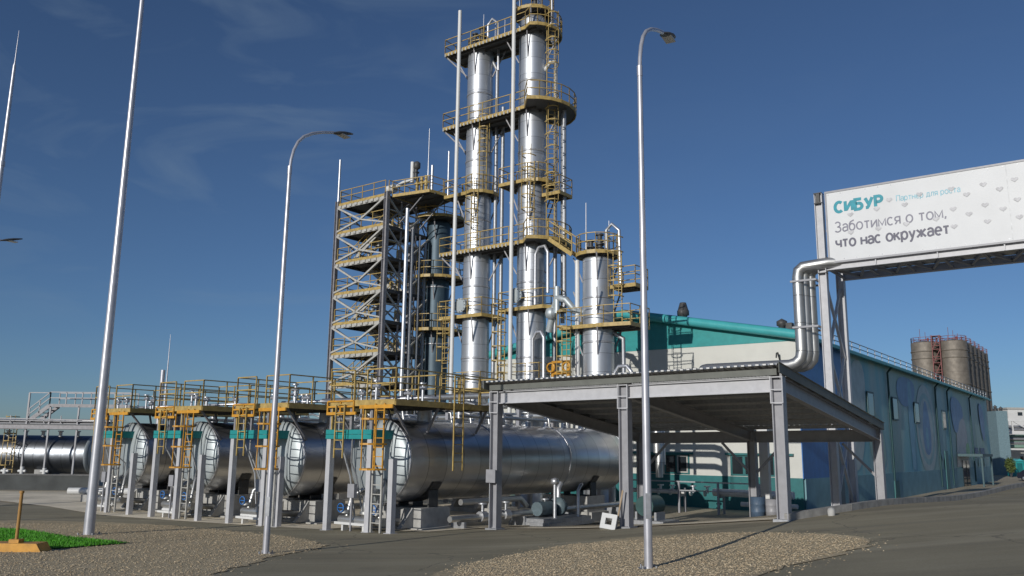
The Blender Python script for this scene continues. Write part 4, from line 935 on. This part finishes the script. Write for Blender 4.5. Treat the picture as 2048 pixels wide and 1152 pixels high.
# ------------------------------------------------------------ lamps and masts
def street_lamp(x, y, z, label, src=None):
    if src:
        o = dup(src); o.location = (x, y, z); o['label'] = label; return o
    t = thing('street_lamp', label, 'street lamp', group='curved street lamps'); t.rotation_euler = (0, 0, 0); t.location = (x, y, z)
    b = MB(); b.path([(0,0,-.3),(0,0,3.5),(0,0,9.62)], [.080,.070,.050], 10); b.build('pole', 'mast', t)
    MB().box(-.045,.045,-.084,-.07,.9,1.35).build('hatch', 'galvd', t)
    b = MB(); b.box(-.17,.17,-.17,.17,-.1,.03)
    for sx in (-.12,.12):
        for sy in (-.12,.12): b.tube((sx,sy,.03),(sx,sy,.085),.018,6)
    b.build('base_plate', 'galvd', t)
    dx, dy = .46, .89
    arm = [(0,0),(.03,.3),(.11,.6),(.25,.87),(.46,1.09),(.8,1.3),(1.2,1.47),(1.65,1.62)]
    b = MB(); b.path([(dx*r, dy*r, 9.60+h) for r, h in arm], [.042]*8, 8); b.tube((0,0,9.5),(0,0,9.72),.058,10); b.build('arm', 'mast', t)
    b = MB(); c = Vector((dx*1.6, dy*1.6, 11.19)); d = Vector((dx, dy, .30)).normalized(); sd_ = Vector((-dy, dx, 0)).normalized(); up = Vector((0,0,1))
    n = 10; prof = [(0,.03,.03),(.1,.08,.04),(.25,.13,.065),(.5,.15,.07),(.75,.11,.05),(.92,.04,.03)]; v = []
    for u, hw, hh in prof:
        for k in range(n): a = 2*math.pi*k/n; v.append(c+d*u+sd_*hw*math.cos(a)+up*hh*(math.sin(a) if math.sin(a) > 0 else .55*math.sin(a)))
    f = [(i*n+k, i*n+(k+1) % n, (i+1)*n+(k+1) % n, (i+1)*n+k) for i in range(len(prof)-1) for k in range(n)]+[tuple(range(n)), tuple(range((len(prof)-1)*n, len(prof)*n))]
    b.add(v, f, True); hd = b.build('lamp_head', 'dark', t)
    b = MB(); e = c+d*.5-up*.06
    b.prism([(e.x+d.x*.2*p+sd_.x*.11*q, e.y+d.y*.2*p+sd_.y*.11*q) for p, q in ((-1,-1),(1,-1),(1,1),(-1,1))], e.z-.02, e.z+.01); b.build('lens', 'white', hd)
    return t
l1 = street_lamp(2.52, 15.93, float(HN(2.52,15.93)), 'street lamp standing in the right gravel bed before the canopy')
street_lamp(-5.82, 21.1, float(HN(-5.82,21.1)), 'street lamp at the edge of the left gravel bed before the tanks', l1)
street_lamp(-20.9, 31.0, float(HN(-20.9,31.0))-.5, 'street lamp at the far left whose arm alone reaches into the photo', l1)
def mast(x, y, segs, label, rod=None, name='lightning_mast'):
    z = float(HN(x, y)); t = thing(name, label, 'mast', rz=0); t.location = (x, y, z)
    zz = 0
    for i, (h, r0, r1) in enumerate(segs):
        b = MB(); b.tube((0,0,zz-(.25 if i == 0 else .0)),(0,0,zz+h),r0,14,r1)
        if i: b.tube((0,0,zz-.12),(0,0,zz+.12),r0*1.35,14)
        b.build('pole' if i == 0 else 'upper_pole' if i < len(segs)-1 else 'rod', 'mast', t); zz += h
    b = MB(); b.box(-.3,.3,-.3,.3,-.25,.03)
    for sx in (-.22,.22):
        for sy in (-.22,.22): b.tube((sx,sy,.03),(sx,sy,.1),.025,6)
    b.build('base_plate', 'galvd', t)
    return t
mast(-12.92, 27.0, [(18.5,.165,.075),(3.5,.06,.045),(2,.03,.01)], 'tall tapered grey mast standing behind the lawn')
mast(-25.25, 40.0, [(16.5,.17,.12),(5.2,.11,.075),(1.9,.035,.01)], 'thin pointed lightning mast at the left edge of the photo')
mast(-24.7, 61.0, [(7.2,.12,.07),(3.6,.05,.015)], 'small thin lightning mast behind the tank galleries on the left')
mast(-20.5, 50.0, [(4.5,.16,.16),(2.75,.13,.13)], 'short pale vent pipe behind the third tank gallery', name='vent_stack')

# ------------------------------------------------------------ silos far behind the hall
def silo(w, s, label, first=None):
    if first:
        o = dup(first); x, y = XY(s, w); o.location = (x, y, 0); o['label'] = label; return o
    t = thing('silo', label, 'silo', s, w, 0, 'tall weathered silos behind the hall'); r = 1.93
    prof = [(r,-.5)]+[(r,z) for z in range(1, 19)]+[(r,19.6),(r*.97,19.72),(.3,20.05),(0,20.05)]
    b = MB(); b.lathe(prof, 28); sh = b.build('shell', 'siloclad', t)
    for z in (6, 9.6, 13.2, 17.2, 18.3): MB().lathe([(r+.003,z-.09),(r+.09,z-.09),(r+.09,z+.09),(r+.003,z+.09)], 28).build('hoop', 'siloclad', sh)
    b = MB(); rail(b, [(x, y, 19.6) for x, y in arc(0,0,r-.05,0,345,12)], .85, .06); b.tube((.5,.2,19.9),(.5,.2,20.5),.15,8); b.tube((-.6,.3,19.8),(-.6,.3,22.0),.035,5); b.build('top_railing', 'red', t)
    return t
ws_, ss_ = (-26.6, -22.6), [143+4.1*i for i in range(6)]
f0 = None
ordn = ('nearest', 'second', 'third', 'fourth', 'fifth', 'farthest')
for j, w in enumerate(ws_):
    for i, s in enumerate(ss_):
        lb = ('%s silo of the %s row above the hall roof' % (ordn[i], ('left', 'right')[j]))
        o = silo(w, s, lb, f0); f0 = f0 or o
t = thing('silo_ladder', 'red ladder tower standing between the two nearest silos', 'ladder', 141.4, -24.6, 0)
b = MB()
for x in (-.55, .55):
    for y in (-.5, .5): b.bar((x,y,0),(x,y,20.6),.12)
b.build('frame', 'red', t)
b = MB()
for k in range(10):
    z = k*2.05; b.bar((-.5,-.5,z),(.5,-.5,z+2),.1); b.bar((.5,-.5,z+.0),(.5,.5,z),.08); b.box(-.55,.55,-.55,.55,z+2.0,z+2.08)
b.build('landing', 'red', t)
b = MB()
for k in range(9): rail(b, [(-.55,-.55,k*2.05+2.1),(.55,-.55,k*2.05+2.1)], .9, .08)
b.build('railing', 'red', t)

# ------------------------------------------------------------ left background: another tank, pipe bridge, low wall
def left_background():
    t = thing('distant_tank', 'long dark reflecting tank lying sideways at the left edge', 'tank', rz=0); t.location = (-40, 60, 0)
    b = MB(); v = [(1.3, -9)]+[(1.3, k) for k in range(-8, 12)]; b.lathe(v, 36, (0,0,2.2), 'x'); b.build('shell', cladding('distant_cladding', 0, .95, (.26,.28,.31), rough=.38), t)
    for sgn, xo in ((-1,-9),(1,11)): b = MB(); b.lathe([(1.3*math.cos(R(a)), xo+sgn*.4*math.sin(R(a))) for a in range(0, 91, 10)], 36, (0,0,2.2), 'x'); b.build('end_cap', 'capclad', t)
    for x in (-6, 8): b = MB(); b.box(x-.3,x+.3,-1.1,1.1,-.6,1.2); b.build('saddle', 'plinth', t)
    b = MB()
    for i in range(16): x = -8+i*1.2; b.tube((x,-.3,3.4),(x,-.3,3.75),.12,8); b.tube((x,-.3,3.75),(x,-.3,3.83),.19,8)
    b.build('nozzle', 'white', t)
    b = MB(); b.bar((5.6,-1.5,3.6),(5.6,-.2,3.6),.1); b.build('bracket', 'yel', t)
    ladder(t, 6.2, -1.55, .3, 3.9, (1,0), True, .5, 'yel', (0,-1), 1.2)
    t = thing('containment_wall', 'low dark concrete wall below the distant left tank', 'wall', rz=0); t.location = (-40, 56, 0)
    MB().box(-14, 13, -.15, .15, -.6, .92).build('wall_panel', mat('dark_wall', (.055,.06,.06), .8, var=.3, scale=1), t)
    b = MB(); b.box(-14.02, 13.02, -.2, .2, .923, 1.0); b.build('coping', mat('wall_coping', (.12,.12,.12), .8), t)
    b = MB()
    for i in range(12):
        x = -6+i*1.4+random.uniform(-.3,.3); b.tube((x,.5,.9),(x,.5,1.25+random.uniform(0,.3)),.13,8); b.tube((x-.25,.5,1.15),(x+.25,.5,1.15),.09,8)
    b2 = thing('valve_row', 'row of small pale valves above the low dark wall', 'valves', rz=0); b2.location = (-40, 56.6, 0); b.build('valve', 'white', b2)
    b = MB(); b.tube((-7,.5,.55),(11,.5,.55),.12,8); b.build('header_pipe', 'galvd', b2)
    for x in (-6, 1, 9): MB().box(x-.06,x+.06,.44,.56,-.4,.5).build('post', 'galvd', b2)
    t = thing('pipe_bridge', 'grey pipe bridge with a walkway crossing before the distant left tank', 'pipe bridge', rz=0); t.location = (-40, 57.2, 0)
    b = MB(); b.ibeam((-14,0,4.05),(13,0,4.05),.32,.2); b.ibeam((-14,1.5,4.05),(13,1.5,4.05),.32,.2); b.build('girder', 'stair', t)
    b = MB(); b.box(-14,13,.12,1.4,4.25,4.3)
    for i in range(24): b.bar((-13.5+i*1.12,0,4.3),(-13.5+i*1.12,0,4.78),.05)
    b.bar((-14,0,4.78),(13,0,4.5),.06); b.bar((-14,0,4.55),(13,0,4.42),.05); b.build('walkway', 'grey', t)
    for y in (.35,.8,1.2): MB().tube((-14,y,4.45),(13,y,4.45),.13,8).build('carried_pipe', 'pipeclad', t)
    for x in (-9.5, -.5, 5.2, 12.6):
        for y in (0, 1.5): MB().ibeam((x,y,-.5),(x,y,3.88),.24,.2).build('post', 'grey', t)
    b = MB(); b.bar((5.2,0,1.2),(1.0,0,3.8),.1); b.bar((-.5,0,.6),(3,0,3.8),.1); b.build('brace', 'grey', t)
    t = thing('crossover_platform', 'grey crossover platform with handrails above the left pipe bridge', 'platform', rz=0); t.location = (-31.5, 57.8, 0)
    b = MB(); b.box(.6,6,-.5,.7,5.42,5.5); b.box(.6,6,-.55,-.5,5.35,5.56); b.build('deck', 'stair', t)
    b = MB(); b.bar((-.7,-.5,4.4),(.6,-.5,5.45),.06,.26); b.bar((-.7,.7,4.4),(.6,.7,5.45),.06,.26)
    for i in range(5): b.box(-.55+i*.26-.1,-.55+i*.26+.1,-.47,.67,4.55+i*.21-.02,4.55+i*.21+.02)
    b.build('steps', 'stair', t)
    b = MB(); rail(b, [(.6,-.5,5.5),(6,-.5,5.5)], .85, .06); rail(b, [(.6,.7,5.5),(6,.7,5.5)], .85, .06); rail(b, [(-.7,-.5,4.4),(.6,-.5,5.5)], .85, .06); b.build('handrail', 'grey', t)
    b = MB()
    for x in (-.8, .7, 2.6, 5.2): b.bar((x,-.5,-.3),(x,-.5,5.4 if x > 0 else 6.3),.1)
    b.bar((-.8,-.5,6.3),(.6,-.5,6.3),.06); b.build('post', 'grey', t)
    t = thing('white_pipe', 'short white pipe lying on blocks by the tall left mast', 'pipe', rz=0); z = float(HN(-21.5,45)); t.location = (-21.5, 45, z)
    b = MB(); b.tube((-1.3,0,.55),(2.6,.3,.55),.17,14); b.build('pipe', 'white', t)
    b = MB(); b.box(-.5,.0,-.25,.25,-.1,.38); b.box(1.6,2.1,-.1,.45,-.1,.38); b.build('block', 'plinth', t)
left_background()

# ------------------------------------------------------------ right background
def right_background():
    t = thing('office_block', 'low white building beyond the hall on the right', 'building', rz=0); t.location = (92, 150, 0)
    b = MB(); b.box(-4.7, 26, 0, 14, -.5, 10.7); b.build('wall', 'white', t)
    b = MB(); b.box(-4.9, 26.2, -.2, 14.2, 10.7, 11.0); b.build('roof', 'pale', t)
    for i in range(7): b = MB(); x = -3+i*4.2; b.box(x, x+.8, -.06, 0, 9.6, 10.2); b.build('window', 'glass', t)
    t = thing('white_wall', 'white painted yard wall with a dark hatch beyond the hall', 'wall', rz=0); t.location = (80, 138, 0)
    b = MB(); b.box(-3, 30, 0, .3, -.5, 3.6); b.build('wall_panel', 'cream', t); MB().box(1.6,2.1,-.05,0,1.9,2.6).build('hatch', 'dark', t)
    t = thing('pipe_rack', 'white pipe rack with diagonal bracing beyond the hall on the right', 'pipe rack', rz=0); t.location = (72, 128, 0)
    b = MB(); b.bar((0,0,8.0),(34,0,8.0),.3,.45); b.bar((0,0,6.1),(34,0,6.1),.3,.4)
    for i in range(12): x = i*3; b.bar((x,0,6.2),(x,0,7.9),.18); b.bar((x,0,7.9),(x+3,0,6.2),.16)
    b.build('truss', 'white', t)
    b = MB()
    for k, z in enumerate((6.6,7.0,5.2,4.6)): b.tube((0,.7+.3*k,z),(34,.7+.3*k,z),.2,8)
    b.build('carried_pipe', 'galvd', t)
    b = MB()
    for k, z in enumerate((5.6,4.9,4.1)): b.tube((0,1.9,z),(34,1.9,z),.28,8)
    b.build('green_pipe', mat('green_pipe_paint', (.20,.32,.26), .5), t)
    for x in (1, 9, 17, 25, 33): b = MB(); b.bar((x,.6,-.5),(x,.6,6),.3); b.build('post', 'white', t)
    t = thing('equipment_cabin', 'tall grey equipment box with little vents behind the hall end', 'cabin', rz=0); t.location = (71.0, 122, 0)
    b = MB(); b.box(-1.7,-.1,0,4,-.5,9.0); b.build('body', mat('cabin_paint', (.16,.24,.27), .6), t)
    b = MB(); b.lathe([(.2,9.0),(.2,9.5),(.3,9.6),(0,9.9)],10,(-1.3,.8,0)); b.lathe([(.2,9.0),(.2,9.3),(.3,9.4),(0,9.7)],10,(-.5,.8,0)); b.build('vent', 'dark', t)
    t = thing('teal_shed', 'small teal shed in front of the white wall', 'shed', rz=0); t.location = (69.6, 118, 0)
    b = MB(); b.box(-.6,.6,0,2,-.3,2.0); b.build('wall', 'teal', t); b = MB(); b.prism([(-.75,2.0),(.75,2.0),(0,2.35)], -.15, 2.15, 'xz'); b.build('roof', 'roof', t)
    b = MB(); b.box(-.35,.35,-.05,0,-.1,1.75); b.build('door', 'teald', t)
    # shrub: stems and many small leaves
    t = thing('shrub', 'small olive green shrub beside the teal shed', 'shrub', rz=0); t.location = (66.6, 115, float(HN(66.6,115)))
    b = MB()
    for i in range(6): a = i*1.05; b.tube((0,0,-.1),(.5*math.cos(a),.5*math.sin(a),1.6),.05,6,.02)
    b.build('stem', 'dark', t)
    b = MB()
    for i in range(900):
        d = Vector((random.gauss(0,1), random.gauss(0,1), random.gauss(0,1))).normalized()*random.uniform(.3,1)
        c = Vector((d.x*.65, d.y*.65, 1.5+d.z*1.1)); u = Vector((random.uniform(-1,1),random.uniform(-1,1),random.uniform(-1,1))).normalized(); q = u.orthogonal().normalized()*.09; u = u*.14
        b.add([c-u,c+q,c+u,c-q],[(0,1,2,3)])
    b.build('foliage', mat('shrub_leaf', (.09,.12,.03), .6, var=.4, scale=3), t)
    # parked car, nose toward the camera
    t = thing('parked_car', 'dark car parked at the right edge beyond the hall end', 'car', rz=R(25)); t.location = (62.9, 103, float(HN(62.9,103)))
    W_ = .86
    side = [(-2.1,.35),(-2.15,.75),(-1.95,.92),(-.95,1.0),(-.35,1.42),(1.1,1.45),(1.75,1.02),(2.1,.95),(2.15,.5),(2.05,.32)]
    b = MB(); n = len(side)
    v = [(y*W_, x, z) for y in (-1, 1) for x, z in side]
    for i, p in enumerate(v):
        if p[2] > 1.1: v[i] = (p[0]*.82, p[1], p[2])
    b.add(v, [tuple(range(n)), tuple(range(2*n-1, n-1, -1))]+[(i,(i+1)%n,n+(i+1)%n,n+i) for i in range(n)])
    body = b.build('body', mat('car_paint', (.02,.022,.035), .2), t)
    b = MB(); b.add([(-.72,-.98,1.03),(.72,-.98,1.03),(.64,-.42,1.40),(-.64,-.42,1.40)],[(0,1,2,3)]); b.build('windscreen', 'glass', t)
    for sx in (-1, 1):
        b = MB(); b.add([(sx*.84,-.7,1.06),(sx*.84,1.4,1.06),(sx*.735,1.0,1.38),(sx*.735,-.3,1.38)],[(0,1,2,3)]); b.build('side_window', 'glass', t)
        MB().lathe([(.0,-.03),(.09,-.02),(.09,.02),(0,.03)],10,(sx*.6,-2.13,.72),'y').build('headlight', 'white', t)
        for y in (-1.3, 1.3):
            b = MB(); b.lathe([(.2,-.1),(.31,-.1),(.33,-.06),(.33,.06),(.31,.1),(.2,.1)],20,(sx*.78,y,.32),'x'); wv = b.build('wheel', 'black', t)
            b = MB(); b.lathe([(0,-.09),(.2,-.09),(.2,.09),(0,.09)],12,(sx*.79,y,.32),'x'); b.build('rim', 'galv', wv)
    MB().box(-.26,.26,-2.19,-2.155,.5,.62).build('number_plate', 'white', t)
right_background()

# ------------------------------------------------------------ small things round the canopy and tanks
def small_things():
    # pump skid under the nearest tank
    s, w = 27.6, -19.3; z = H(s, w)
    t = thing('pump_skid', 'grey pump set with upright pipes beside the nearest tank', 'pump', s, w, z)
    b = MB(); b.box(-.9,1.0,-.5,2.6,.0,.16); b.box(-.85,.95,-.45,2.55,.163,.3); b.build('base', 'galvd', t)
    b = MB(); b.tube((0,.1,.62),(0,1.0,.62),.27,14); b.tube((0,1.0,.62),(0,1.35,.62),.13,10); b.lathe([(.0,-.15),(.36,-.12),(.36,.12),(0,.15)],16,(0,1.6,.66),'y'); b.build('pump_body', mat('pump_paint', (.10,.14,.16), .5), t)
    b = MB(); b.path([(0,1.6,.95),(0,1.6,1.35),(0,1.8,1.55)],.1,8); b.path([(.5,.6,.3),(.5,.6,1.55)],.07,8); b.path([(.75,1.9,.3),(.75,1.9,1.3),(.75,2.1,1.5),(.6,2.4,1.5)],.07,8); b.lathe([(0,0),(.16,.02),(.16,.2),(0,.26)],12,(.5,.6,1.55)); b.build('pipework', 'galv', t)
    t = thing('low_pipe_run', 'low run of pale pipes on stands beneath the nearest tank', 'pipes', 25.5, -19.6, H(25.5,-19.6))
    for k, zz in enumerate((.42,.95)): MB().path([(0,-2.6,zz),(0,9.5,zz)] if k == 0 else [(-.2,-1.8,zz),(-.2,1.8,zz),(-.2,2.2,zz-.3)], .11, 10).build('pipe', 'pipeclad', t)
    for y in (-2, 1.6, 5.2, 8.8): MB().box(-.4,.2,y-.06,y+.06,-.2,.30).build('stand', 'galvd', t)
    b = MB()
    for y in (-.8, .6, 3.2): b.tube((0,y-.16,.42),(0,y+.16,.42),.19,10); b.tube((0,y,.5),(0,y,.85),.05,6); b.tube((-.0,y,.85),(.0,y,.9),.16,10)
    b.build('valve', 'galv', t)
    # kiosk of equipment inside the canopy back
    t = thing('equipment_skid', 'dark equipment skid deep under the left bay of the canopy', 'equipment', 33.0, -17.3, H(33,-17.3))
    b = MB(); b.box(-.8,1.0,-.6,.9,0,.18); b.build('base', 'galvd', t); b = MB(); b.tube((0,-.3,.75),(0,.8,.75),.42,16); b.build('vessel', mat('vessel_paint', (.03,.08,.08), .5), t)
    for x in (-.45,.45): MB().box(x-.05,x+.05,-.2,.6,.18,.5).build('foot', 'galvd', t)
    # concrete block with a square hole leaning at the middle front column
    t = thing('concrete_frame', 'small white square block with a hole leaning at the middle front canopy column', 'concrete block', 23.05, -13.45, H(23.05,-13.45)); t.rotation_euler = (R(-22), R(8), -A+R(20))
    b = MB(); a, c = .235, .10
    for x0, x1, z0, z1 in ((-a,a,0,a-c),(-a,a,a+c,2*a),(-a,-c,a-c,a+c),(c,a,a-c,a+c)): b.box(x0,x1,-.14,.14,z0+(0 if z0 == 0 else .001),z1)
    b.build('frame', 'white', t)
    t = thing('plank', 'brown wooden plank leaning against the middle front canopy column', 'plank', 23.4, -13.2, H(23.4,-13.2))
    b = MB(); b.bar((-.1,-.1,.02),(.06,.06,1.15),.05,.02); b.build('board', mat('wood', (.34,.25,.16), .7, var=.3, scale=5, streak=.2), t)
    # bins beside the middle back column
    def drum(s, w, label, m, src=None, r=.28, h=.85):
        t = thing('drum', label, 'drum', s, w, H(s, w), 'drums at the middle back canopy column')
        b = MB(); b.lathe([(0,0),(r,0),(r,h*.32),(r*1.04,h*.34),(r,h*.36),(r,h*.66),(r*1.04,h*.68),(r,h*.7),(r,h),(0,h)],20); b.build('body', m, t)
        MB().tube((r*.5,0,h),(r*.5,0,h+.03),.05,8).build('cap', 'black', t)
    drum(33.6, -12.75, 'blue grey drum left of the pair at the middle back column', mat('drum_blue', (.07,.11,.17), .5))
    drum(33.4, -12.1, 'pale grey drum right of the pair at the middle back column', 'grey', r=.24, h=.7)
    t = thing('steel_post', 'bright white post standing right of the middle back canopy column', 'post', 35.4, -13.05, 0)
    zg = H(35.4,-13.05); b = MB(); b.box(-.19,.19,-.12,.12,zg-.2,4.9); b.build('shaft', 'white', t)
    b = MB(); b.box(-.3,.3,-.25,.25,zg-.1,zg+.5); b.build('footing', 'plinth', t)
    # pipe rack at the foot of the gable
    t = thing('gable_pipe_rack', 'low rack of pale pipes and rails along the foot of the gable', 'pipe rack', 42.5, -19, 0); zg = -.1
    for x in (-3.6, -1.4, .8, 3.0): b = MB(); b.bar((x,0,zg-.3),(x,0,1.35),.1); b.bar((x,.7,zg-.3),(x,.7,1.0),.1); b.bar((x,0,.62),(x,.7,.62),.1); b.build('post', 'grey', t)
    b = MB(); b.bar((-4.2,0,1.35),(3.0,0,1.35),.07); b.bar((-4.2,0,.9),(3,0,.9),.06); b.build('rail', 'galvd', t)
    MB().path([(-4.5,.25,.78),(-1.2,.25,.78)],.09,8).build('pipe', 'white', t)
    MB().path([(.4,.35,.85),(4.6,.35,.85)],.19,12).build('pipe', 'white', t); MB().path([(1.8,.55,.3),(4.7,.55,.3)],.12,10).build('pipe', 'white', t)
    b = MB()
    for x in (-2.6,-1.9,-.7,.1): b.tube((x,.25,.78),(x,.25,1.1),.07,8); b.tube((x,.25,1.1),(x,.25,1.16),.17,10); b.tube((x-.17,.25,.78),(x-.1,.25,.78),.17,10)
    b.build('valve', 'galv', t)
    # pipes crossing between tanks and columns
    t = thing('header_pipe_rack', 'bright insulated pipes crossing behind the tank galleries', 'pipe rack', 37.3, -30, 0)
    for k, (z, y) in enumerate(((5.85,0),(5.3,.5),(4.7,.2))): MB().path([(-13,y,z),(10.4,y,z),(10.8,y,z-.1),(11.0,y,z-.4),(11.0,y,z-3)], .17, 12).build('pipe', 'pipeclad', t)
    for x in (-12, -7, -2, 3, 8): b = MB(); b.bar((x,-.3,-.4),(x,-.3,5.5),.2); b.bar((x,.8,-.4),(x,.8,5.5),.2); b.bar((x,-.3,5.1),(x,.8,5.1),.18); b.build('post', 'grey', t)
    # yellow machinery guard among the columns
    t = thing('yellow_manifold', 'yellow valve manifold between the two right columns', 'manifold', 38.2, -25.1, 0)
    b = MB(); b.path([(-.5,0,6.3),(-.5,0,7.6),(.5,0,7.6),(.5,0,6.3)],.1,8); b.path([(-.5,0,7.0),(.5,0,7.0)],.1,8)
    for x in (-.5,.5): b.lathe([(.2,-.05),(.28,-.05),(.28,.05),(.2,.05)],12,(x,-.2,7.3),'y')
    b.build('pipework', 'ora', t); b = MB(); b.bar((-.5,0,-.3),(-.5,0,6.3),.15); b.bar((.5,0,-.3),(.5,0,6.3),.15); b.build('leg', 'stair', t)
    # yellow barrier stand on the lawn edge
    t = thing('barrier_stand', 'ochre post on a heavy yellow base at the lawn edge', 'barrier', rz=0); t.location = (-11.95, 21.35, float(HN(-11.95,21.35))+.03)
    b = MB(); b.prism([(-1.1,0),(.75,0),(.62,.2),(-1.0,.2)], -.25, .25, 'xz'); b.box(-.12,.12,-.12,.12,.2,.28); b.build('base', 'ora', t)
    b = MB(); b.tube((0,0,.28),(0,0,1.36),.04,8); b.tube((0,0,1.36),(0,0,1.42),.055,8); b.build('post', mat('ochre_wood', (.35,.19,.05), .6), t)
    t = thing('loose_stone', 'small pale concrete lump on the paving before the canopy', 'stone', 24.75, -7.3, H(24.75,-7.3)+.1)
    b = MB(); b.lathe([(.10,-.1),(.12,.03),(.10,.10),(.03,.14),(0,.14)],6); b.build('lump', 'plinth', t)
small_things()
